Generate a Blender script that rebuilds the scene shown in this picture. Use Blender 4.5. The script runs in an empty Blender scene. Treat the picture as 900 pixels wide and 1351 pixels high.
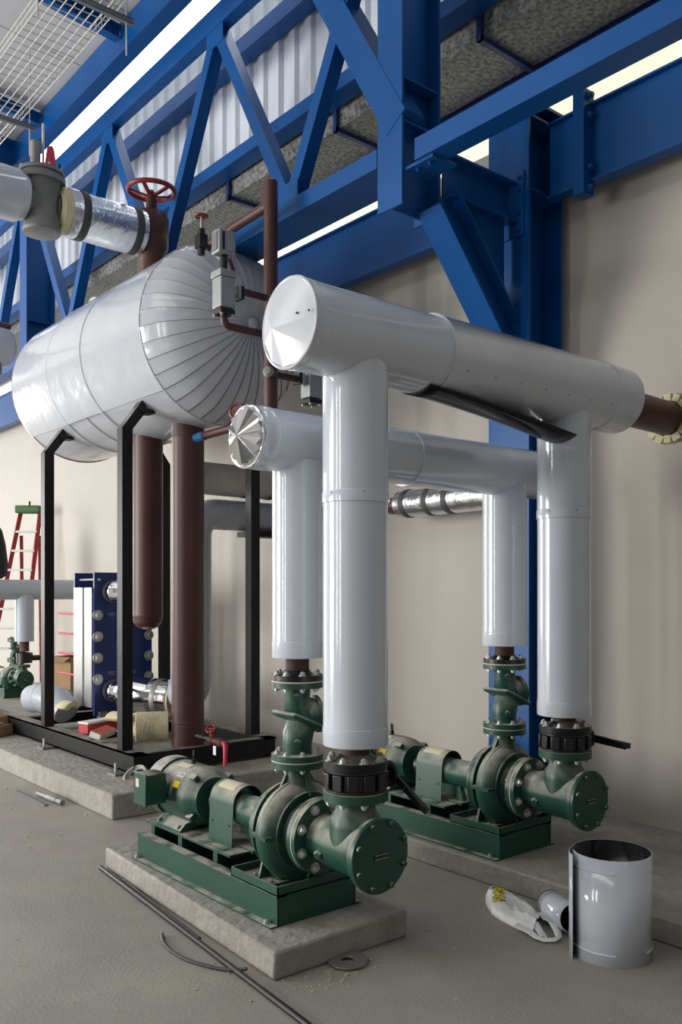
import bpy, math, random
from mathutils import Vector, Matrix
random.seed(7)
PI = math.pi
S = bpy.context.scene
COL = S.collection

# ---------------------------------------------------------------- camera, light, exposure
cam = bpy.data.cameras.new('camera')
cam.sensor_width = 36; cam.lens = 36*1161/1351; cam.shift_y = (778-675.5)/1351
cam.clip_end = 200
camo = bpy.data.objects.new('camera', cam); COL.objects.link(camo)
THETA = math.atan(963/1161)
camo.location = (0, 0, 1.6); camo.rotation_euler = (PI/2, 0, PI/2-THETA)
S.camera = camo
w = bpy.data.worlds.new('World'); S.world = w; w.use_nodes = True
w.node_tree.nodes['Background'].inputs[0].default_value = (1, .99, .97, 1)
w.node_tree.nodes['Background'].inputs[1].default_value = 0.6
S.view_settings.view_transform = 'Standard'; S.view_settings.look = 'None'
S.view_settings.gamma = 1; S.view_settings.use_curve_mapping = False
S.view_settings.exposure = 0.3

def area(name, loc, rot, sx, sy, power, col=(1, 1, 1)):
    l = bpy.data.lights.new(name, 'AREA'); l.shape = 'RECTANGLE'; l.size = sx; l.size_y = sy
    l.energy = power; l.color = col
    o = bpy.data.objects.new(name, l); COL.objects.link(o); o.location = loc; o.rotation_euler = rot
    return o
DAY = (1, .985, .955)
# daylight through the loading doors and tall windows of the front wall, and through the roof light strip
area('door_daylight', (-12.5, -7.9, 2.6), (PI/2, 0, 0), 5.0, 5.0, 1150, DAY)
area('window_daylight', (-3.9, -7.9, 2.8), (PI/2, 0, 0), .28, 4.4, 100, DAY)
area('window_daylight', (-6.3, -7.9, 2.8), (PI/2, 0, 0), .28, 4.4, 110, DAY)
area('end_door_daylight', (-25.8, 0, 2.8), (0, -PI/2, 0), 5, 7, 1150, DAY)
area('roof_light_daylight', (-6, -3.0, 6.9), (0, 0, 0), 18, 1.6, 190, DAY)

# ---------------------------------------------------------------- materials
def mat(name, col, rough=.5, metal=0, coat=0, bump=0, bscale=30, var=0, vscale=4, spec=.5,
        dust=0, dustcol=(.46, .43, .37), col2=None, stretch=None, emis=0, backcol=None):
    m = bpy.data.materials.new(name); m.use_nodes = True
    n = m.node_tree.nodes; L = m.node_tree.links
    b = n['Principled BSDF']
    b.inputs['Base Color'].default_value = (*col, 1); b.inputs['Roughness'].default_value = rough
    b.inputs['Metallic'].default_value = metal; b.inputs['Specular IOR Level'].default_value = spec
    b.inputs['Coat Weight'].default_value = coat; b.inputs['Coat Roughness'].default_value = .08
    src = None
    tc = n.new('ShaderNodeTexCoord')
    co = tc.outputs['Object']
    if stretch:
        mp = n.new('ShaderNodeMapping'); mp.inputs['Scale'].default_value = stretch
        L.new(co, mp.inputs[0]); co = mp.outputs[0]
    if var or col2:
        t = n.new('ShaderNodeTexNoise'); t.inputs['Scale'].default_value = vscale; t.inputs['Detail'].default_value = 7
        t.inputs['Roughness'].default_value = .65
        L.new(co, t.inputs['Vector'])
        r = n.new('ShaderNodeValToRGB')
        c2 = col2 if col2 else tuple(c*(1-var) for c in col)
        r.color_ramp.elements[0].position = .35; r.color_ramp.elements[0].color = (*c2, 1)
        r.color_ramp.elements[1].position = .65; r.color_ramp.elements[1].color = (*col, 1)
        L.new(t.outputs['Fac'], r.inputs[0]); src = r.outputs[0]
    if dust:
        g = n.new('ShaderNodeNewGeometry'); sp = n.new('ShaderNodeSeparateXYZ'); L.new(g.outputs['Normal'], sp.inputs[0])
        mr = n.new('ShaderNodeMapRange'); mr.inputs[1].default_value = .05; mr.inputs[2].default_value = .7
        mr.inputs[3].default_value = 0.0; mr.inputs[4].default_value = dust; L.new(sp.outputs[2], mr.inputs[0])
        t2 = n.new('ShaderNodeTexNoise'); t2.inputs['Scale'].default_value = 9; t2.inputs['Detail'].default_value = 6
        L.new(tc.outputs['Object'], t2.inputs['Vector'])
        mu = n.new('ShaderNodeMath'); mu.operation = 'MULTIPLY'; L.new(mr.outputs[0], mu.inputs[0])
        mr2 = n.new('ShaderNodeMapRange'); mr2.inputs[1].default_value = .32; mr2.inputs[2].default_value = .56; L.new(t2.outputs['Fac'], mr2.inputs[0])
        L.new(mr2.outputs[0], mu.inputs[1])
        mx = n.new('ShaderNodeMix'); mx.data_type = 'RGBA'
        L.new(mu.outputs[0], mx.inputs[0])
        if src: L.new(src, mx.inputs[6])
        else: mx.inputs[6].default_value = (*col, 1)
        mx.inputs[7].default_value = (*dustcol, 1); src = mx.outputs[2]
        ma = n.new('ShaderNodeMath'); ma.operation = 'MULTIPLY_ADD'; L.new(mu.outputs[0], ma.inputs[0])
        ma.inputs[1].default_value = .5; ma.inputs[2].default_value = rough; L.new(ma.outputs[0], b.inputs['Roughness'])
    if backcol:
        g = n.new('ShaderNodeNewGeometry'); mx = n.new('ShaderNodeMix'); mx.data_type = 'RGBA'
        L.new(g.outputs['Backfacing'], mx.inputs[0])
        if src: L.new(src, mx.inputs[6])
        else: mx.inputs[6].default_value = (*col, 1)
        mx.inputs[7].default_value = (*backcol, 1); src = mx.outputs[2]
    if src: L.new(src, b.inputs['Base Color'])
    if bump:
        t3 = n.new('ShaderNodeTexNoise'); t3.inputs['Scale'].default_value = bscale; t3.inputs['Detail'].default_value = 4
        L.new(co, t3.inputs['Vector'])
        bp = n.new('ShaderNodeBump'); bp.inputs['Strength'].default_value = bump; bp.inputs['Distance'].default_value = .02
        L.new(t3.outputs['Fac'], bp.inputs['Height']); L.new(bp.outputs[0], b.inputs['Normal'])
    if emis:
        b.inputs['Emission Color'].default_value = (*col, 1); b.inputs['Emission Strength'].default_value = emis
    return m

M = dict(
 blue=mat('blue_steel_paint', (.003, .080, .29), .38, var=.15, vscale=1.5, spec=.25),
 navy=mat('navy_paint', (.012, .03, .15), .4),
 white=mat('white_jacket_sheet', (.64, .68, .75), .13, coat=.5, bump=.12, bscale=1.8, var=.05, vscale=2),
 tankw=mat('white_tank_sheet', (.48, .505, .555), .18, coat=.3, bump=.8, bscale=2.2, var=.05, vscale=2),
 capw=mat('white_cap_sheet', (.58, .60, .65), .22, bump=.1, bscale=6),
 seam=mat('seam_liner_sheet', (.27, .28, .30), .4),  # darker grey liner that shows in the joints between gore panels
 greyp=mat('grey_pipe_jacket', (.40, .43, .48), .35, bump=.1, bscale=2),
 brown=mat('brown_primer', (.082, .026, .023), .42, var=.3, vscale=5),
 rust=mat('rusty_steel', (.10, .035, .02), .7, col2=(.04, .02, .015), vscale=14),
 green=mat('green_machine_paint', (.014, .074, .050), .36, dust=.92, var=.15, vscale=3),
 greenc=mat('green_cover_paint', (.012, .068, .046), .36, var=.15, vscale=5),
 black=mat('black_steel_paint', (.007, .007, .0085), .42, var=.3, vscale=3, dust=.55, spec=.35),
 iron=mat('black_cast_iron', (.008, .008, .009), .35),
 zinc=mat('zinc_bolt', (.50, .50, .48), .45, metal=.6),
 steelg=mat('weathered_steel', (.30, .30, .29), .5, metal=.6, var=.3, vscale=8),
 chrome=mat('polished_sheet', (.86, .86, .87), .09, metal=1, bump=.05, bscale=5),
 foil=mat('foil_wrap', (.72, .74, .77), .24, metal=.95, bump=.45, bscale=14),
 foild=mat('dull_foil_wrap', (.58, .57, .55), .5, metal=.15, bump=.25, bscale=10, col2=(.46, .45, .42), vscale=6),
 tape=mat('dark_tape', (.05, .052, .055), .6),
 foam=mat('cream_insulation_foam', (.72, .65, .42), .9, bump=.4, bscale=60, var=.12, vscale=12),
 gasket=mat('cream_gasket', (.72, .66, .5), .8),
 concrete=mat('plinth_concrete', (.37, .35, .31), .9, col2=(.27, .255, .225), vscale=6, bump=.6, bscale=22),
 floor=mat('floor_concrete', (.36, .337, .295), .6, col2=(.285, .266, .232), vscale=1.3, bump=.12, bscale=60),
 wall=mat('cream_wall_paint', (.455, .425, .38), .75, var=.07, vscale=.7),
 wallg=mat('grey_cladding', (.32, .33, .34), .7),
 corr=mat('white_corrugated_sheet', (.66, .69, .73), .35, var=.06, vscale=3, spec=.4),
 deck=mat('roof_deck_sheet', (.50, .51, .53), .55, var=.08, vscale=2),
 galv=mat('galvanised_duct', (.40, .405, .385), .5, metal=.3, col2=(.07, .075, .073), vscale=30),
 galvs=mat('galvanised_side', (.50, .49, .46), .5, metal=.4, var=.25, vscale=6),
 wire=mat('zinc_wire', (.62, .60, .54), .45, metal=.3),
 strut=mat('grey_strut_channel', (.20, .21, .22), .5, metal=.4),
 light=mat('translucent_panel_lit', (.97, 1, .98), .5, emis=3.0),
 lightc=mat('cream_panel_glow', (.85, .80, .62), .5, emis=.72),
 red=mat('red_valve_paint', (.22, .016, .018), .4),
 pink=mat('red_lever_sleeve', (.55, .03, .07), .45),
 ladred=mat('red_fibreglass', (.30, .022, .018), .5),
 ladgreen=mat('green_ladder_top', (.04, .11, .022), .5),
 alu=mat('aluminium_tread', (.42, .43, .43), .45, metal=.6),
 valveg=mat('grey_cast_valve', (.20, .205, .20), .45, var=.2, vscale=6),
 alucast=mat('cast_aluminium', (.34, .36, .365), .42, metal=.35, var=.1, vscale=8),
 plates=mat('stainless_plates', (.55, .55, .54), .3, metal=.7),
 card=mat('cardboard', (.34, .215, .115), .85, var=.12, vscale=5),
 paper=mat('white_label', (.72, .72, .68), .6),
 cream=mat('cream_label', (.66, .60, .42), .6),
 yellow=mat('yellow_print', (.85, .62, .01), .5),
 inkg=mat('green_outline_print', (.10, .20, .01), .5),
 ink=mat('black_print', (.012, .012, .012), .5),
 bag=mat('white_plastic_film', (.82, .82, .80), .38, var=.06, vscale=10),
 redbox=mat('red_carton_print', (.42, .015, .02), .5),
 orange=mat('orange_carton_print', (.62, .12, .06), .5),
 plank=mat('galvanised_offcut', (.22, .21, .20), .5, metal=.4),
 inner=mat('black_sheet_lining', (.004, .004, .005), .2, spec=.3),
 tapeb=mat('blue_masking_tape', (.02, .16, .36), .6),
 bluet=mat('blue_tarp', (.01, .06, .30), .5),
 cloth=mat('dark_navy_cloth', (.008, .010, .02), .8),
 dark=mat('dark_motor_cavity', (.006, .008, .008), .7),
 debris=mat('pale_debris', (.42, .39, .30), .9),
)
for nm in ('bag',):
    M[nm].node_tree.nodes['Principled BSDF'].inputs['Subsurface Weight'].default_value = 0

# ---------------------------------------------------------------- mesh helpers
def V(*a): return Vector(a)
def frame(d):
    d = Vector(d).normalized()
    u = Vector((0, 0, 1)) if abs(d.z) < .9 else Vector((1, 0, 0))
    u = (u - d*u.dot(d)).normalized()
    return u, d.cross(u), d
class MB:
    def __init__(s): s.v = []; s.f = []
    def add(s, vs, fs):
        o = len(s.v); s.v += [Vector(p) for p in vs]; s.f += [tuple(i+o for i in f) for f in fs]; return s
    def box(s, x0, x1, y0, y1, z0, z1):
        vs = [(x, y, z) for z in (z0, z1) for y in (y0, y1) for x in (x0, x1)]
        return s.add(vs, [(0,2,3,1), (4,5,7,6), (0,1,5,4), (2,6,7,3), (0,4,6,2), (1,3,7,5)])
    def bar(s, p0, p1, wu, wv, up=None):
        p0, p1 = Vector(p0), Vector(p1); d = (p1-p0).normalized()
        if up is None: u, v, _ = frame(d)
        else:
            u = Vector(up); u = (u-d*u.dot(d)).normalized(); v = d.cross(u)
        c = [u*(a*wu/2)+v*(b*wv/2) for a, b in ((-1,-1), (1,-1), (1,1), (-1,1))]
        return s.add([p0+q for q in c]+[p1+q for q in c], [(3,2,1,0), (4,5,6,7), (0,1,5,4), (1,2,6,5), (2,3,7,6), (3,0,4,7)])
    def lathe(s, p0, d, prof, n=32, cap0=True, cap1=True, a0=0, a1=2*PI):
        u, v, w_ = frame(d); p0 = Vector(p0); vs = []; fs = []
        full = abs(a1-a0-2*PI) < 1e-6; m = n if full else n+1
        for r, h in prof:
            for i in range(m):
                a = a0+(a1-a0)*i/n
                vs.append(p0+w_*h+u*(r*math.cos(a))+v*(r*math.sin(a)))
        for k in range(len(prof)-1):
            for i in range(n if full else n):
                j = (i+1) % m if full else i+1
                fs.append((k*m+i, k*m+j, (k+1)*m+j, (k+1)*m+i))
        if full:
            if cap0 and prof[0][0] > 1e-5: fs.append(tuple(range(m))[::-1])
            if cap1 and prof[-1][0] > 1e-5: fs.append(tuple((len(prof)-1)*m+i for i in range(m)))
        return s.add(vs, fs)
    def cyl(s, p0, p1, r, r1=None, n=24):
        p0, p1 = Vector(p0), Vector(p1)
        return s.lathe(p0, p1-p0, [(r, 0), (r if r1 is None else r1, (p1-p0).length)], n)
    def torus(s, c, d, R, r, n=32, m=8, a0=0, a1=2*PI):
        u, v, w_ = frame(d); c = Vector(c); full = abs(a1-a0-2*PI) < 1e-6; k = n if full else n+1; vs = []; fs = []
        for i in range(k):
            a = a0+(a1-a0)*i/n; q = u*math.cos(a)+v*math.sin(a)
            for j in range(m):
                b = 2*PI*j/m; vs.append(c+q*(R+r*math.cos(b))+w_*(r*math.sin(b)))
        for i in range(n):
            i2 = (i+1) % k if full else i+1
            for j in range(m): fs.append((i*m+j, i2*m+j, i2*m+(j+1) % m, i*m+(j+1) % m))
        return s.add(vs, fs)
    def path(s, pts, r, n=16, cap=True):
        pts = [Vector(p) for p in pts]; rs = r if isinstance(r, (list, tuple)) else [r]*len(pts)
        T = []
        for i in range(len(pts)):
            a = pts[max(i-1, 0)]; b = pts[min(i+1, len(pts)-1)]; T.append((b-a).normalized())
        u = frame(T[0])[0]; vs = []; fs = []
        for i, p in enumerate(pts):
            u = (u-T[i]*u.dot(T[i])).normalized(); v = T[i].cross(u)
            for j in range(n):
                a = 2*PI*j/n; vs.append(p+u*(rs[i]*math.cos(a))+v*(rs[i]*math.sin(a)))
        for i in range(len(pts)-1):
            for j in range(n): fs.append((i*n+j, i*n+(j+1) % n, (i+1)*n+(j+1) % n, (i+1)*n+j))
        if cap: fs.append(tuple(range(n))[::-1]); fs.append(tuple((len(pts)-1)*n+i for i in range(n)))
        return s.add(vs, fs)
    def prism(s, poly, ext):
        poly = [Vector(p) for p in poly]; e = Vector(ext); n = len(poly)
        return s.add(poly+[p+e for p in poly], [tuple(range(n))[::-1], tuple(range(n, 2*n))]+[(i, (i+1) % n, n+(i+1) % n, n+i) for i in range(n)])
    def shell(s, p0, p1, r, a0, a1, t=.003, n=40):
        # an open sheet of thickness t bent round the axis
        p0, p1 = Vector(p0), Vector(p1); u, v, w_ = frame(p1-p0); vs = []; fs = []
        for p in (p0, p1):
            for rr in (r, r-t):
                for i in range(n+1):
                    a = a0+(a1-a0)*i/n; vs.append(p+u*(rr*math.cos(a))+v*(rr*math.sin(a)))
        k = n+1
        for i in range(n):
            fs += [(i, i+1, 2*k+i+1, 2*k+i), (k+i+1, k+i, 3*k+i, 3*k+i+1), (i+1, i, k+i, k+i+1), (2*k+i, 2*k+i+1, 3*k+i+1, 3*k+i)]
        fs += [(0, 2*k, 3*k, k), (n, k+n, 3*k+n, 2*k+n)]
        return s.add(vs, fs)
    def mesh(s, name, m, off=(0, 0, 0), ang=32):
        me = bpy.data.meshes.new(name); off = Vector(off)
        me.from_pydata([tuple(p-off) for p in s.v], [], s.f); me.materials.append(M[m] if isinstance(m, str) else m)
        import bmesh
        bm = bmesh.new(); bm.from_mesh(me); bmesh.ops.recalc_face_normals(bm, faces=bm.faces); bm.to_mesh(me); bm.free()
        me.shade_smooth(); me.set_sharp_from_angle(angle=math.radians(ang)); me.update()
        return me
    def build(s, name, m, parent=None, bevel=0, ang=32, off=None, **k):
        off = Vector(off) if off is not None else (Vector(parent.get('_o', (0, 0, 0))) if parent else Vector((0, 0, 0)))
        o = bpy.data.objects.new(name, s.mesh(name, m, off, ang)); COL.objects.link(o)
        if parent:
            o.parent = parent; o['_o'] = tuple(off)
        elif off.length > 0: o.location = off; o['_o'] = tuple(off)
        if bevel:
            b = o.modifiers.new('bevel', 'BEVEL'); b.width = bevel; b.segments = 2; b.limit_method = 'ANGLE'
        for kk, vv in k.items(): o[kk] = vv
        return o
def tag(o, label, cat, group=None):
    o['label'] = label; o['category'] = cat
    if group: o['group'] = group
    return o
def thing(name, loc, label, cat, group=None, world=False):
    """Empty at the base; parts are given in local coordinates, or in world ones with world=True."""
    o = bpy.data.objects.new(name, None); COL.objects.link(o); o.location = loc; o.empty_display_size = .1
    if world: o['_o'] = tuple(loc)
    return tag(o, label, cat, group)
def inst(name, me, parent, loc, axis=None, spin=0):
    o = bpy.data.objects.new(name, me); COL.objects.link(o); o.parent = parent
    o.location = Vector(loc)-Vector(parent.get('_o', (0, 0, 0)))
    if axis is not None:
        u, v, w_ = frame(axis); R = Matrix((u, v, w_)).transposed()
        o.rotation_euler = (R @ Matrix.Rotation(spin, 3, 'Z')).to_euler()
    return o
def struct(name, mb, m, **k):
    o = mb.build(name, m, **k); o['kind'] = 'structure'; return o
_bolt = {}
def bolt_mesh(r, m, washer=True, stud=True):
    key = (round(r, 4), m, washer, stud)
    if key not in _bolt:
        b = MB()
        if washer: b.cyl((0,0,0), (0,0,r*.25), r*1.45, n=14)
        b.lathe((0,0,0), (0,0,1), [(r, r*.2), (r, r*1.15), (r*.86, r*1.25)], 6)
        if stud: b.cyl((0,0,r), (0,0,r*1.6), r*.55, n=8)
        _bolt[key] = b.mesh('bolt', m)
    return _bolt[key]
def bolts(parent, c, axis, R, n, r, m='zinc', a0=0, **k):
    u, v, w_ = frame(axis); c = Vector(c)
    for i in range(n):
        a = a0+2*PI*i/n
        inst('bolt', bolt_mesh(r, m, **k), parent, c+u*(R*math.cos(a))+v*(R*math.sin(a)), axis, i*.7)
def children(o): return [c for c in bpy.data.objects if c.parent == o]
def copy_tree(o, parent=None):
    c = o.copy(); COL.objects.link(c); c.parent = parent
    for ch in children(o): copy_tree(ch, c)
    return c
_font = {}
def text_part(txt, parent, loc, ex, ey, size, m, depth=.0005, name='lettering', bold=0):
    """flat lettering lying in the plane of unit vectors ex (reading direction) and ey (up)"""
    cu = bpy.data.curves.new('lettering', 'FONT'); cu.body = txt; cu.size = size; cu.extrude = depth; cu.offset = bold
    cu.align_x = 'CENTER'; cu.align_y = 'CENTER'; cu.resolution_u = 2
    t = bpy.data.objects.new('tmp', cu); COL.objects.link(t)
    dg = bpy.context.evaluated_depsgraph_get(); me = bpy.data.meshes.new_from_object(t.evaluated_get(dg)); bpy.data.objects.remove(t)
    me.materials.clear(); me.materials.append(M[m]); me.name = name
    o = bpy.data.objects.new(name, me); COL.objects.link(o); o.parent = parent
    ex, ey = Vector(ex).normalized(), Vector(ey).normalized(); ez = ex.cross(ey)
    o.rotation_euler = Matrix((ex, ey, ez)).transposed().to_euler(); o.location = Vector(loc)-Vector(parent.get('_o', (0,0,0)))
    return o
def ibeam(mb, p0, p1, h, b, t=.014, up=(0, 0, 1)):
    p0, p1 = Vector(p0), Vector(p1); d = (p1-p0).normalized(); u = Vector(up); u = (u-d*u.dot(d)).normalized()
    mb.bar(p0+u*(h/2-t/2), p1+u*(h/2-t/2), t, b, u); mb.bar(p0-u*(h/2-t/2), p1-u*(h/2-t/2), t, b, u); mb.bar(p0, p1, h-2*t, t, u)
    return mb
def arc(c, p, q, R, n=7):
    """points of an elbow of radius R with its corner at c, coming from p and leaving to q"""
    c, p, q = Vector(c), Vector(p), Vector(q); a = (p-c).normalized(); b = (q-c).normalized()
    o = c+a*R+b*R; return [o-b*(R*math.cos(t))-a*(R*math.sin(t)) for t in [PI/2*i/(n-1) for i in range(n)]]

# ================================================================ the setting
WY = 5.03
struct('floor', MB().box(-26, 6, -8.2, WY+.2, -.3, 0), 'floor')
wb = struct('wall_back', MB().box(-26, 6, WY, WY+.2, 0, 4.84), 'wall')
struct('wall_front', MB().box(-26, -15, -8.2, -8, 0, 8).box(-10, -6.44, -8.2, -8, 0, 8).box(-6.16, -4.04, -8.2, -8, 0, 8)
       .box(-3.76, 6, -8.2, -8, 0, 8).box(-15, -10, -8.2, -8, 5.1, 8)
       .box(-6.44, -6.16, -8.2, -8, 5, 8).box(-6.44, -6.16, -8.2, -8, 0, .6).box(-4.04, -3.76, -8.2, -8, 5, 8).box(-4.04, -3.76, -8.2, -8, 0, .6), 'wallg')
struct('wall_left', MB().box(-26.2, -26, -8.2, -3.5, 0, 8).box(-26.2, -26, 3.5, WY+.2, 0, 8).box(-26.2, -26, -3.5, 3.5, 5.3, 8), 'wall')
struct('wall_right', MB().box(6, 6.2, -8.2, WY+.2, 0, 8), 'wallg')
# pitched roof deck: separate sheets
ceil = bpy.data.objects.new('ceiling', None); COL.objects.link(ceil); ceil['kind'] = 'structure'
for i in range(32):
    x0 = -26+i
    if True:
        MB().add([(x0+.006, 3.6, 6.55), (x0+.994, 3.6, 6.55), (x0+.994, -2.2, 7.13), (x0+.006, -2.2, 7.13),
                  (x0+.006, 3.6, 6.60), (x0+.994, 3.6, 6.60), (x0+.994, -2.2, 7.18), (x0+.006, -2.2, 7.18)],
                 [(0,1,2,3), (7,6,5,4), (0,4,5,1), (1,5,6,2), (2,6,7,3), (3,7,4,0)]).build('roof_sheet', 'deck', ceil)
MB().box(-26, 6, -8.2, -3.8, 7.13, 7.2).build('roof_sheet', 'deck', ceil)
MB().box(-26, 6, -3.8, -2.2, 7.16, 7.2).build('roof_light_sheet', 'deck', ceil)
MB().box(-26, 6, 3.56, 5.25, 7.75, 7.8).build('roof_sheet', 'deck', ceil)
MB().box(-26, 6, 3.56, 3.6, 6.6, 7.78).build('roof_upstand', 'deck', ceil)
# corrugated upper wall in sheets of 0.9 m
up = bpy.data.objects.new('wall_upper', None); COL.objects.link(up); up['kind'] = 'structure'
def corr_mesh():
    xs = []; x = 0
    prof = [(0, 0), (.10, 0), (.125, .035), (.20, .035), (.225, 0)]
    pts = []
    for k in range(4): pts += [(k*.225+a, b) for a, b in prof[:-1]]
    pts.append((.9, 0)); mb = MB(); n = len(pts)
    vs = [(a, -b, z) for z in (5.44, 6.98) for a, b in pts]+[(a, -b+.004, z) for z in (5.44, 6.98) for a, b in pts]
    fs = [(i, i+1, n+i+1, n+i) for i in range(n-1)]+[(2*n+i+1, 2*n+i, 3*n+i, 3*n+i+1) for i in range(n-1)]
    mb.add(vs, fs); return mb.mesh('cladding_sheet', 'corr', ang=20)
cm = corr_mesh()
for i in range(26):
    o = bpy.data.objects.new('cladding_sheet', cm); COL.objects.link(o); o.parent = up; o.location = (-19.6+i*.9, 4.42+(i % 2)*.003, 0)
# lit translucent strip (daylight), then a cream strip with added glow
w1 = bpy.data.objects.new('window_1', None); COL.objects.link(w1); w1['kind'] = 'structure'
for i in range(14): MB().box(-22+i*1.8+.01, -22+i*1.8+1.79, 4.40, 4.42, 6.98, 7.75).build('strip_panel', 'light', w1)
w2 = bpy.data.objects.new('cream_glow_strip', None); COL.objects.link(w2); w2['kind'] = 'structure'
for i in range(14): MB().box(-22+i*1.8+.005, -22+i*1.8+1.795, WY+.03, WY+.05, 4.84, 5.06).build('strip_panel', 'lightc', w2)  # cream wall strip: daylight on it is put into the material as emission
struct('trim_1', MB().box(-26, 6, WY-.02, WY+.2, 5.02, 5.5), 'navy')  # blue steel band, its shade put into the darker navy colour

# concrete plinths
tag(MB().prism([(-4.76, 2.185, 0), (-2.935, 2.08, 0), (-2.93, 2.83, 0), (-4.76, 2.84, 0)], (0, 0, .12)).build('concrete_plinth', 'concrete', bevel=.012),
    'low concrete plinth under the nearest green pump', 'plinth')
tag(MB().box(-5.2, 5.9, 3.66, WY-.002, 0, .12).build('concrete_plinth', 'concrete', bevel=.012), 'long concrete plinth along the wall under the second green pump', 'plinth')
tag(MB().box(-13.5, -5.70, 2.67, WY-.002, 0, .18).build('concrete_plinth', 'concrete', bevel=.012), 'concrete plinth carrying the black steel tank frame', 'plinth')

# ================================================================ blue steelwork
def steel_column(X, label):
    t = thing('steel_column', (X, 4.78, 0), label, 'column', 'blue steel columns on the wall', True)
    m = MB().box(X-.17, X+.17, 4.60, 4.618, .12, 4.78).box(X-.17, X+.17, 4.94, 4.958, .12, 4.78).box(X-.008, X+.008, 4.618, 4.94, .12, 4.78)
    m.build('shaft', 'blue', t)
    MB().box(X-.2, X+.2, 4.58, 4.98, .12, .145).build('base_plate', 'blue', t)
    MB().box(X-.19, X+.19, 4.59, 4.97, 4.78, 4.80).build('cap_plate', 'blue', t)
    for z in (4.22, 4.70): MB().box(X+.008, X+.168, 4.62, 4.94, z, z+.014).build('stiffener', 'blue', t); 
    return t
def bracket(X, label):
    """haunch bracket standing off the column: beam, knee brace, gusset, end plate"""
    t = thing('knee_bracket', (X, 4.6, 3.3), label, 'bracket', 'blue knee brackets', True)
    b = MB(); ibeam(b, (X, 3.97, 4.15), (X, 4.585, 4.15), .26, .17); b.build('bracket_beam', 'blue', t)
    MB().box(X-.14, X+.14, 4.584, 4.599, 3.92, 4.34).build('end_plate', 'blue', t)
    MB().prism([(X-.006, 3.98, 4.03), (X-.006, 4.55, 4.03), (X-.006, 4.55, 3.62), (X-.006, 4.42, 3.66), (X-.006, 4.36, 3.76), (X-.006, 4.30, 3.72)], (.012, 0, 0)).build('gusset_plate', 'blue', t)
    k = MB(); ibeam(k, (X, 3.93, 4.0), (X, 4.585, 3.22), .22, .20, up=(0, .765, .64)); k.build('knee_brace', 'blue', t)
    for dx in (-.105, .105):
        for z in (3.97, 4.08, 4.22, 4.30): inst('bolt', bolt_mesh(.016, 'blue'), t, (X+dx, 4.584, z), (0, -1, 0))
    return t
def hpost(X, label):
    t = thing('truss_post', (X, 3.78, 3.90), label, 'post', 'blue truss end posts', True)
    MB().box(X-.108, X+.108, 3.62, 3.638, 3.90, 6.5).build('front_flange', 'blue', t)
    MB().box(X-.108, X+.108, 3.932, 3.95, 3.90, 6.5).build('rear_flange', 'blue', t)
    MB().box(X-.008, X+.008, 3.638, 3.932, 3.90, 6.5).build('web', 'blue', t)
    for z in (4.40, 4.66): MB().box(X+.008, X+.1, 3.64, 3.93, z, z+.014).build('stiffener', 'blue', t)
    return t
steel_column(-3.80, 'blue steel wall column behind the second pump and its knee bracket')
bracket(-3.80, 'blue knee bracket with bolted end plate above the large white header')
hpost(-3.905, 'blue flanged truss post hanging above the large white header')
hpost(-10.05, 'far blue flanged truss post left of the foil-wrapped pipe')

# wall beam: near bay, far bays
def wall_beam(x0, x1, label, cut=0):
    t = thing('wall_beam', ((x0+x1)/2, 4.82, 4.22), label, 'beam', 'blue wall beams', True)
    z0, z1 = 4.20, 4.672
    m = MB()
    m.prism([(x0, 4.81, z0), (x1-cut*.0, 4.81, z0), (x1-cut, 4.81, z1), (x0, 4.81, z1)], (0, .014, 0)); m.build('web', 'blue', t)
    MB().box(x0, x1, 4.77, 4.87, z0-.012, z0).build('lower_flange', 'blue', t)
    MB().box(x0, x1-cut, 4.77, 4.87, z1, z1+.014).build('upper_flange', 'blue', t)
    return t
wall_beam(-9.6, -4.45, 'deep blue wall beam left of the column, behind the large header', .3)
b1 = wall_beam(-3.62, 5.9, 'deep blue wall beam right of the column at the top right')
wall_beam(-19, -10.0, 'deep blue wall beam at the far left below the brown pipe')
MB().box(-3.36, -3.28, 4.70, 4.81, 4.10, 4.76).build('splice_plate', 'blue', b1)
for z in (4.14, 4.27, 4.60, 4.72):
    for dx in (.0,): inst('bolt', bolt_mesh(.022, 'blue'), b1, (-3.28, 4.755, z), (1, 0, 0))

# truss in the plane y = 3.62
tr = thing('roof_truss', (-6.9, 3.7, 4.2), 'long blue zigzag truss above the white tank', 'truss', None, True)
MB().box(-9.93, -4.02, 3.62, 3.93, 4.19, 4.305).build('bottom_chord', 'blue', tr)
MB().box(-9.93, -4.02, 3.62, 3.72, 5.98, 6.15).build('top_chord', 'blue', tr)
A = [-9.82, -7.86, -5.92, -4.03]; B = [-8.82, -6.90, -4.96]
for i in range(3):
    MB().bar((A[i], 3.68, 5.99), (B[i], 3.68, 4.29), .10, .10, (0, 1, 0)).build('diagonal', 'blue', tr)
    MB().bar((A[i+1], 3.68, 5.99), (B[i], 3.68, 4.29), .10, .10, (0, 1, 0)).build('diagonal', 'blue', tr)
for x in A[1:3]: MB().box(x-.12, x+.12, 3.626, 3.636, 5.84, 5.985).build('node_plate', 'blue', tr)
for x in B: MB().box(x-.12, x+.12, 3.626, 3.636, 4.30, 4.43).build('node_plate', 'blue', tr)
MB().bar((-3.85, 3.70, 4.40), (-4.91, 3.70, 6.14), .166, .19, (0, 1, 0)).build('end_brace', 'blue', tr)
tr2 = thing('roof_truss', (-13, 3.7, 4.2), 'blue truss bay at the far left beyond the far post', 'truss', None, True)
MB().box(-16, -10.17, 3.62, 3.79, 4.19, 4.305).build('bottom_chord', 'blue', tr2)
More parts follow.
